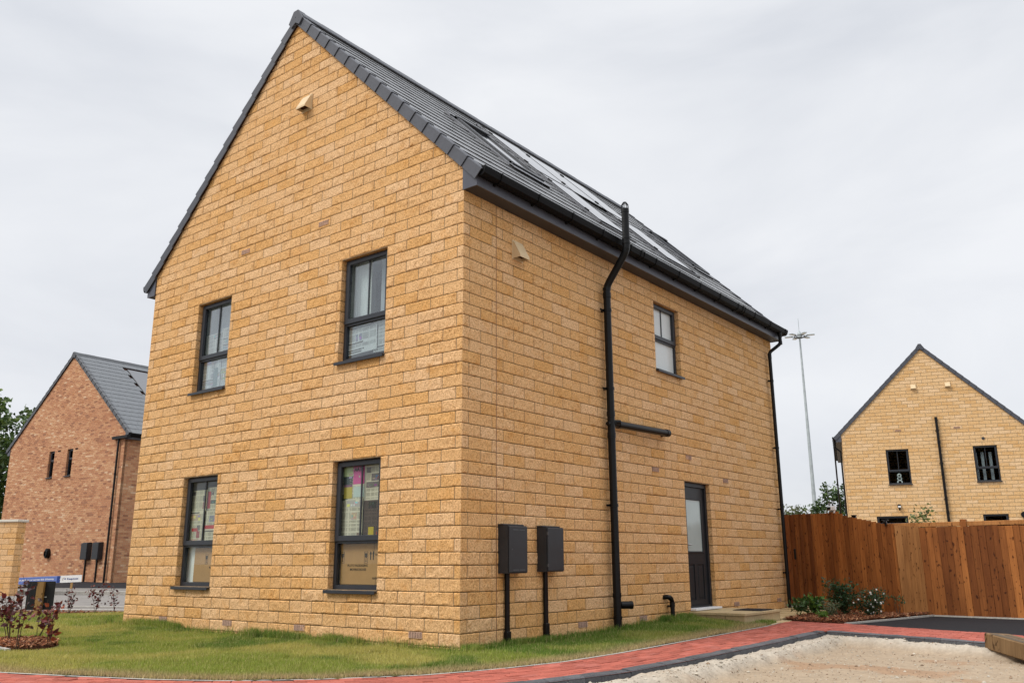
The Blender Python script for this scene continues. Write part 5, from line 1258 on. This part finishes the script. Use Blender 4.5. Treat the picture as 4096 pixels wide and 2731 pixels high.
for u, s_ in ((-1.99, 0), (-1.19, 1)): meter_box(hl, FG, u, .79, .44, .64, .20, bool(s_), foot=-.3)
for u in (-4.97, -3.62): mb = MB(); mb.box((u, -.004, 5.26), (u + .215, .01, 5.325)); mb.build('air_brick', M['slot'], hl)
mb = MB(); mb.prism([(-4.87 + .16 + .15 * math.cos(a) * (1 if abs(math.cos(a)) < .9 else 1), 1.055 + .20 * math.sin(a)) for a in np.linspace(0, 6.283, 20, endpoint=False)], -.12, .0, fr=lambda a, b, h: np.c_[a, h, b]); ev = mb.build('charging_point', M['black'], hl)
mb = MB(); mb.tube([(-4.71 + .11 * math.cos(a), -.14, 1.04 + .13 * math.sin(a)) for a in np.linspace(0, 6.283, 17)], .02, 6, cap=False); mb.build('cable', M['black'], ev)
# dark roofed house at the far left edge
hf = tag(empty('house', (-43.0, 10.0, .2), .95), 'low grey-roofed house cut off at the far left behind the brick house', 'house')
mb = MB(); block_wall(mb, FG, -6, 0, (-4, 42), None, [(-5, -3.2, .6, 2.9), (-2.4, -.4, .6, 2.9)], L=.225, ph=(0, .1125), H=.1, step=None, back=.1, seed=91, mort=.004); mb.build('wall', M['brick'], hf)
mb = MB()
for k in range(9): a = k * .34; mb.prism([(-.55 + a * .82, 4.1 + a * .57), (-.55 + (a + .36) * .82, 4.1 + (a + .36) * .57 - .012), (-.55 + (a + .36) * .82, 4.1 + (a + .36) * .57 - .06), (-.55 + a * .82, 4.1 + a * .57 - .03)], -6.3, .3, fr=lambda a_, b, h: np.c_[h, a_, b], t=(.6, .6, 0, 1))
mb.build('roof', M['tile_l'], hf)
mb = MB(); mb.box((-6.3, -.62, 4.0), (.3, -.5, 4.12)); mb.box((-6.3, -.5, 3.98), (.3, 0, 4.02)); mb.build('gutter', M['black'], hf)
for a, b in ((-5, -3.2), (-2.4, -.4)): window(hf, FG, a, b, .6, 2.9, 2.1, bar=False, pane_top='glass_dark', pane_bot='glass_dark')
# yellow stone garden wall
gwall = tag(empty('garden_wall', (-19.35, 3.32, .14), math.atan2(.6115, .7909) - .25), 'yellow stone garden wall with pale coping at the left edge', 'garden wall')
mb = MB(); block_wall(mb, FG, -9, 0, (-2, 13), None, (), step=.11, nz=1, back=.1, seed=95, corner1=True, relief=.012, ph=(.0, .225)); block_wall(mb, FS, 0, .3, (-2, 13), None, (), step=.11, nz=1, back=0, corner0=True, seed=96, relief=.01)
mb.box((-9, .012, -.3), (-.012, .29, 1.95), (.5, .5, 1, 1)); mb.build('wall', M['stone'], gwall)
mb = MB(); mb.box((-.98, -.05, 1.95), (.05, .35, 2.02), bev=.01); mb.box((-9, -.05, 1.72), (-.985, .35, 1.79), bev=.01); mb.build('coping', M['coping'], gwall)

# ================================================================== signs, mast, timber
sg = tag(empty('driveway_sign', (-23.92, 5.25, .0), math.atan2(1.40, 1.85)), 'long blue and white parking notice board lying low before the brick house', 'sign')
SL = 2.32; tz = .088 / SL
def FSg(u, z, d): u = np.asarray(u, float); z = np.asarray(z, float); return np.c_[u - .04 * z, -np.asarray(d, float) + z * .12, .295 + u * tz + z]
mb = MB(); mb.box((0, 0, -.012), (SL, .22, 0), fr=FSg); mb.build('board', M['white'], sg)
mb = MB(); mb.box((.006, .004, 0), (SL * .655, .216, .003), fr=FSg); mb.build('blue_panel', M['signblue'], sg)
mb = MB(); mb.prism([(SL * .655, .004), (SL * .70, .004), (SL * .70, .10), (SL * .69, .115), (SL * .70, .13), (SL * .70, .216), (SL * .655, .216)], 0, .0035, fr=lambda a, b, h: FSg(a, b, h)); mb.build('dark_blue_edge', M['signnavy'], sg)
mb = MB(); v, f = text_mesh('do not park on or across this driveway', .0815, None, FSg, .13, .105, .004, bold=.0022); mb.add(v, f); mb.build('lettering', M['white'], sg)
mb = MB(); v, f = text_mesh('Keepmoat', .088, None, FSg, SL * .795, .085, .004, bold=.001); mb.add(v, f); mb.prism([(SL * .755, .115), (SL * .775, .085), (SL * .775, .145)], 0, .004, fr=lambda a, b, h: FSg(a, b, h)); mb.build('brand_lettering', M['signnavy'], sg)
mb = MB(); mb.box((SL * .735, .075, 0), (SL * .74, .15, .004), fr=FSg); mb.box((SL * .735, .145, 0), (SL * .765, .15, .004), fr=FSg); mb.build('brand_corner', M['timber'], sg)
mb = MB()
for u in (.3, 2.0): mb.box((u - .03, -.30, -.06), (u + .03, .15, -.014), fr=FSg)
mb.build('leg', M['post'], sg)
sb = tag(empty('signboard', (-10.68, .22, .0), math.atan2(.6115, .7909)), 'small black-backed signboard on a yellow timber post at the lawn edge', 'sign')
mb = MB(); mb.box((-.26, .0, .11), (.26, .02, .625), bev=.004); mb.build('board', M['signback'], sb)
mb = MB(); mb.prism([(-.05, -.3), (.075, -.3), (.075, .615), (-.05, .615)], -.07, -.002, fr=lambda a, b, h: np.c_[a + (b - .3) * .02, h, b], t=(.4, .3, .3, 1)); mb.build('post', M['post'], sb)
mb = MB(); mb.box((.07, -.012, .33), (.13, -.002, .35)); mb.build('bracket', M['steel'], sb)

ms = tag(empty('floodlight_mast', (-27.94, 94.26, 0)), 'very tall grey tapering mast with a ring of floodlights and a finial rod', 'mast')
mb = MB(); HM = 27.4
mb.tube([(0, 0, -1), (0, 0, 8.6), (0, 0, 8.61), (0, 0, 17), (0, 0, 17.01), (0, 0, HM)], [.265, .225, .212, .17, .16, .10], 16); mb.tube([(0, 0, 8.4), (0, 0, 8.65)], .235, 16); mb.build('pole', M['galv'], ms)
mb = MB(); mb.tube([(0, 0, HM - .2), (0, 0, HM + .25), (0, 0, HM + .6)], [.28, .26, .1], 12); mb.build('mast_head', M['galv'], ms)
mb = MB(); mb.tube([(0, 0, HM + .5), (0, 0, HM + 2.2)], .03, 6); mb.build('finial_rod', M['galv'], ms)
mb = MB(); mb.tube([(.62 * math.cos(a), .62 * math.sin(a), HM - .05) for a in np.linspace(0, 6.283, 17)], .05, 6, cap=False)
for k in range(6): a = k * 1.047 + .2; mb.tube([(0, 0, HM - .35), (1.05 * math.cos(a), 1.05 * math.sin(a), HM - .02)], .04, 6)
mb.build('ring_frame', M['dark_steel'], ms)
for k in range(6):
    a = k * 1.047 + .2; ca, sa = math.cos(a), math.sin(a)
    def FM(x, y, z): return np.c_[ca * x - sa * y, sa * x + ca * y, HM + z]
    mb = MB(); mb.box((.85, -.24, -.06), (1.75, .24, .07), fr=FM, bev=.04); mb.box((.70, -.05, -.05), (.86, .05, .05), fr=FM); l_ = mb.build('floodlight', M['galv'], ms)
    mb = MB(); mb.box((1.05, -.2, -.075), (1.7, .2, -.058), fr=FM); mb.build('lamp_glass', M['white'], l_)
tm = tag(empty('timber_baulk', (4.74, 4.62, -.10)), 'heavy weathered timber sleeper lying at the end of the kerb', 'timber baulk')
tm.rotation_euler = (R(-3), R(3), -.96)
mb = MB(); mb.box((0, -.30, -.02), (1.7, .0, .165), (.4, .2, .6, 1), bev=.012); mb.build('baulk', M['timber'], tm)
mb = MB(); mb.box((.1, -.28, .166), (1.6, -.19, .169)); mb.box((.16, -.14, .166), (1.5, -.09, .168)); mb.build('bark_split', M['bark'], tm)
mb = MB(); r_ = np.random.default_rng(8)
st_ = stones('white_stone', np.array([(5.02, 4.82)]), np.array([.115]), np.array([.035]), np.array([(.7, .68, .62)]), M['pebble'], .8, 'thing'); tag(st_, 'single white stone lying on the timber sleeper', 'stone')

# ================================================================== light and camera
wd = bpy.data.worlds.new('World'); scene.world = wd; wd.use_nodes = True; nt = wd.node_tree
bg = nt.nodes['Background']; SUN_EL, SUN_AZ = 48.0, 205.0      # azimuth clockwise from +y
sky = nd(nt, 'ShaderNodeTexSky'); sky.sky_type = 'NISHITA'; sky.sun_disc = False; sky.sun_elevation = R(SUN_EL); sky.sun_rotation = R(SUN_AZ)
sc_ = mixc(nt, 1.0, sky.outputs[0], (.11, .11, .11, 1), 'MULTIPLY')
tc = nt.nodes.new('ShaderNodeTexCoord'); sx_ = nd(nt, 'ShaderNodeSeparateXYZ'); nt.links.new(tc.outputs['Generated'], sx_.inputs[0])
mp = nd(nt, 'ShaderNodeMapping'); mp.inputs['Scale'].default_value = (1.0, 1.0, 2.6); mp.inputs['Location'].default_value = (.3, .8, .1); nt.links.new(tc.outputs['Generated'], mp.inputs[0])
n1_ = nd(nt, 'ShaderNodeTexNoise', Scale=2.3, Detail=6, Roughness=.52, Distortion=.35); nt.links.new(mp.outputs[0], n1_.inputs['Vector'])
cl = ramp(nt, n1_.outputs['Fac'], [(.30, (.60, .62, .66)), (.47, (.685, .70, .73)), (.64, (.76, .77, .79))])
# an overcast sky is about three times as bright overhead as at the skyline
el = ramp(nt, sx_.outputs['Z'], [(0.0, (.93, .93, .94)), (.45, (1.0, 1.0, 1.0)), (.62, (1.02, 1.02, 1.02)), (.80, (2.1, 2.1, 2.1)), (1.0, (2.7, 2.7, 2.7))])
clouds = mixc(nt, 1.0, cl, el, 'MULTIPLY')
tot = mixc(nt, .94, sc_, clouds); nt.links.new(tot, bg.inputs['Color']); bg.inputs['Strength'].default_value = 1.0
sd = bpy.data.lights.new('sun', 'SUN'); sd.energy = 1.75; sd.angle = R(20); sd.color = (1.0, .955, .89)
so = bpy.data.objects.new('sun', sd); col.objects.link(so); so.rotation_euler = (R(90 - SUN_EL), 0, R(180 - SUN_AZ) + 0)
cd = bpy.data.cameras.new('camera'); cam = bpy.data.objects.new('camera', cd); col.objects.link(cam); scene.camera = cam
from mathutils import Matrix
RM = np.array([[0.789851, 0.613277, -0.005123], [0.155385, -0.192028, 0.96901], [-0.593288, 0.76617, 0.246967]])
cam.matrix_world = Matrix([[RM[0][0], RM[1][0], -RM[2][0], CAM[0]], [RM[0][1], RM[1][1], -RM[2][1], CAM[1]], [RM[0][2], RM[1][2], -RM[2][2], CAM[2]], [0, 0, 0, 1]])
cd.sensor_width = 36; cd.lens = 3456.8 / 4096 * 36; cd.clip_start = .05; cd.clip_end = 2000
scene.view_settings.view_transform = 'Standard'; scene.view_settings.look = 'None'; scene.view_settings.exposure = 0.30; scene.view_settings.gamma = 1.0
scene.render.engine = 'CYCLES'
try:
    scene.cycles.use_denoising = True; scene.cycles.max_bounces = 6; scene.cycles.transparent_max_bounces = 12
except Exception: pass
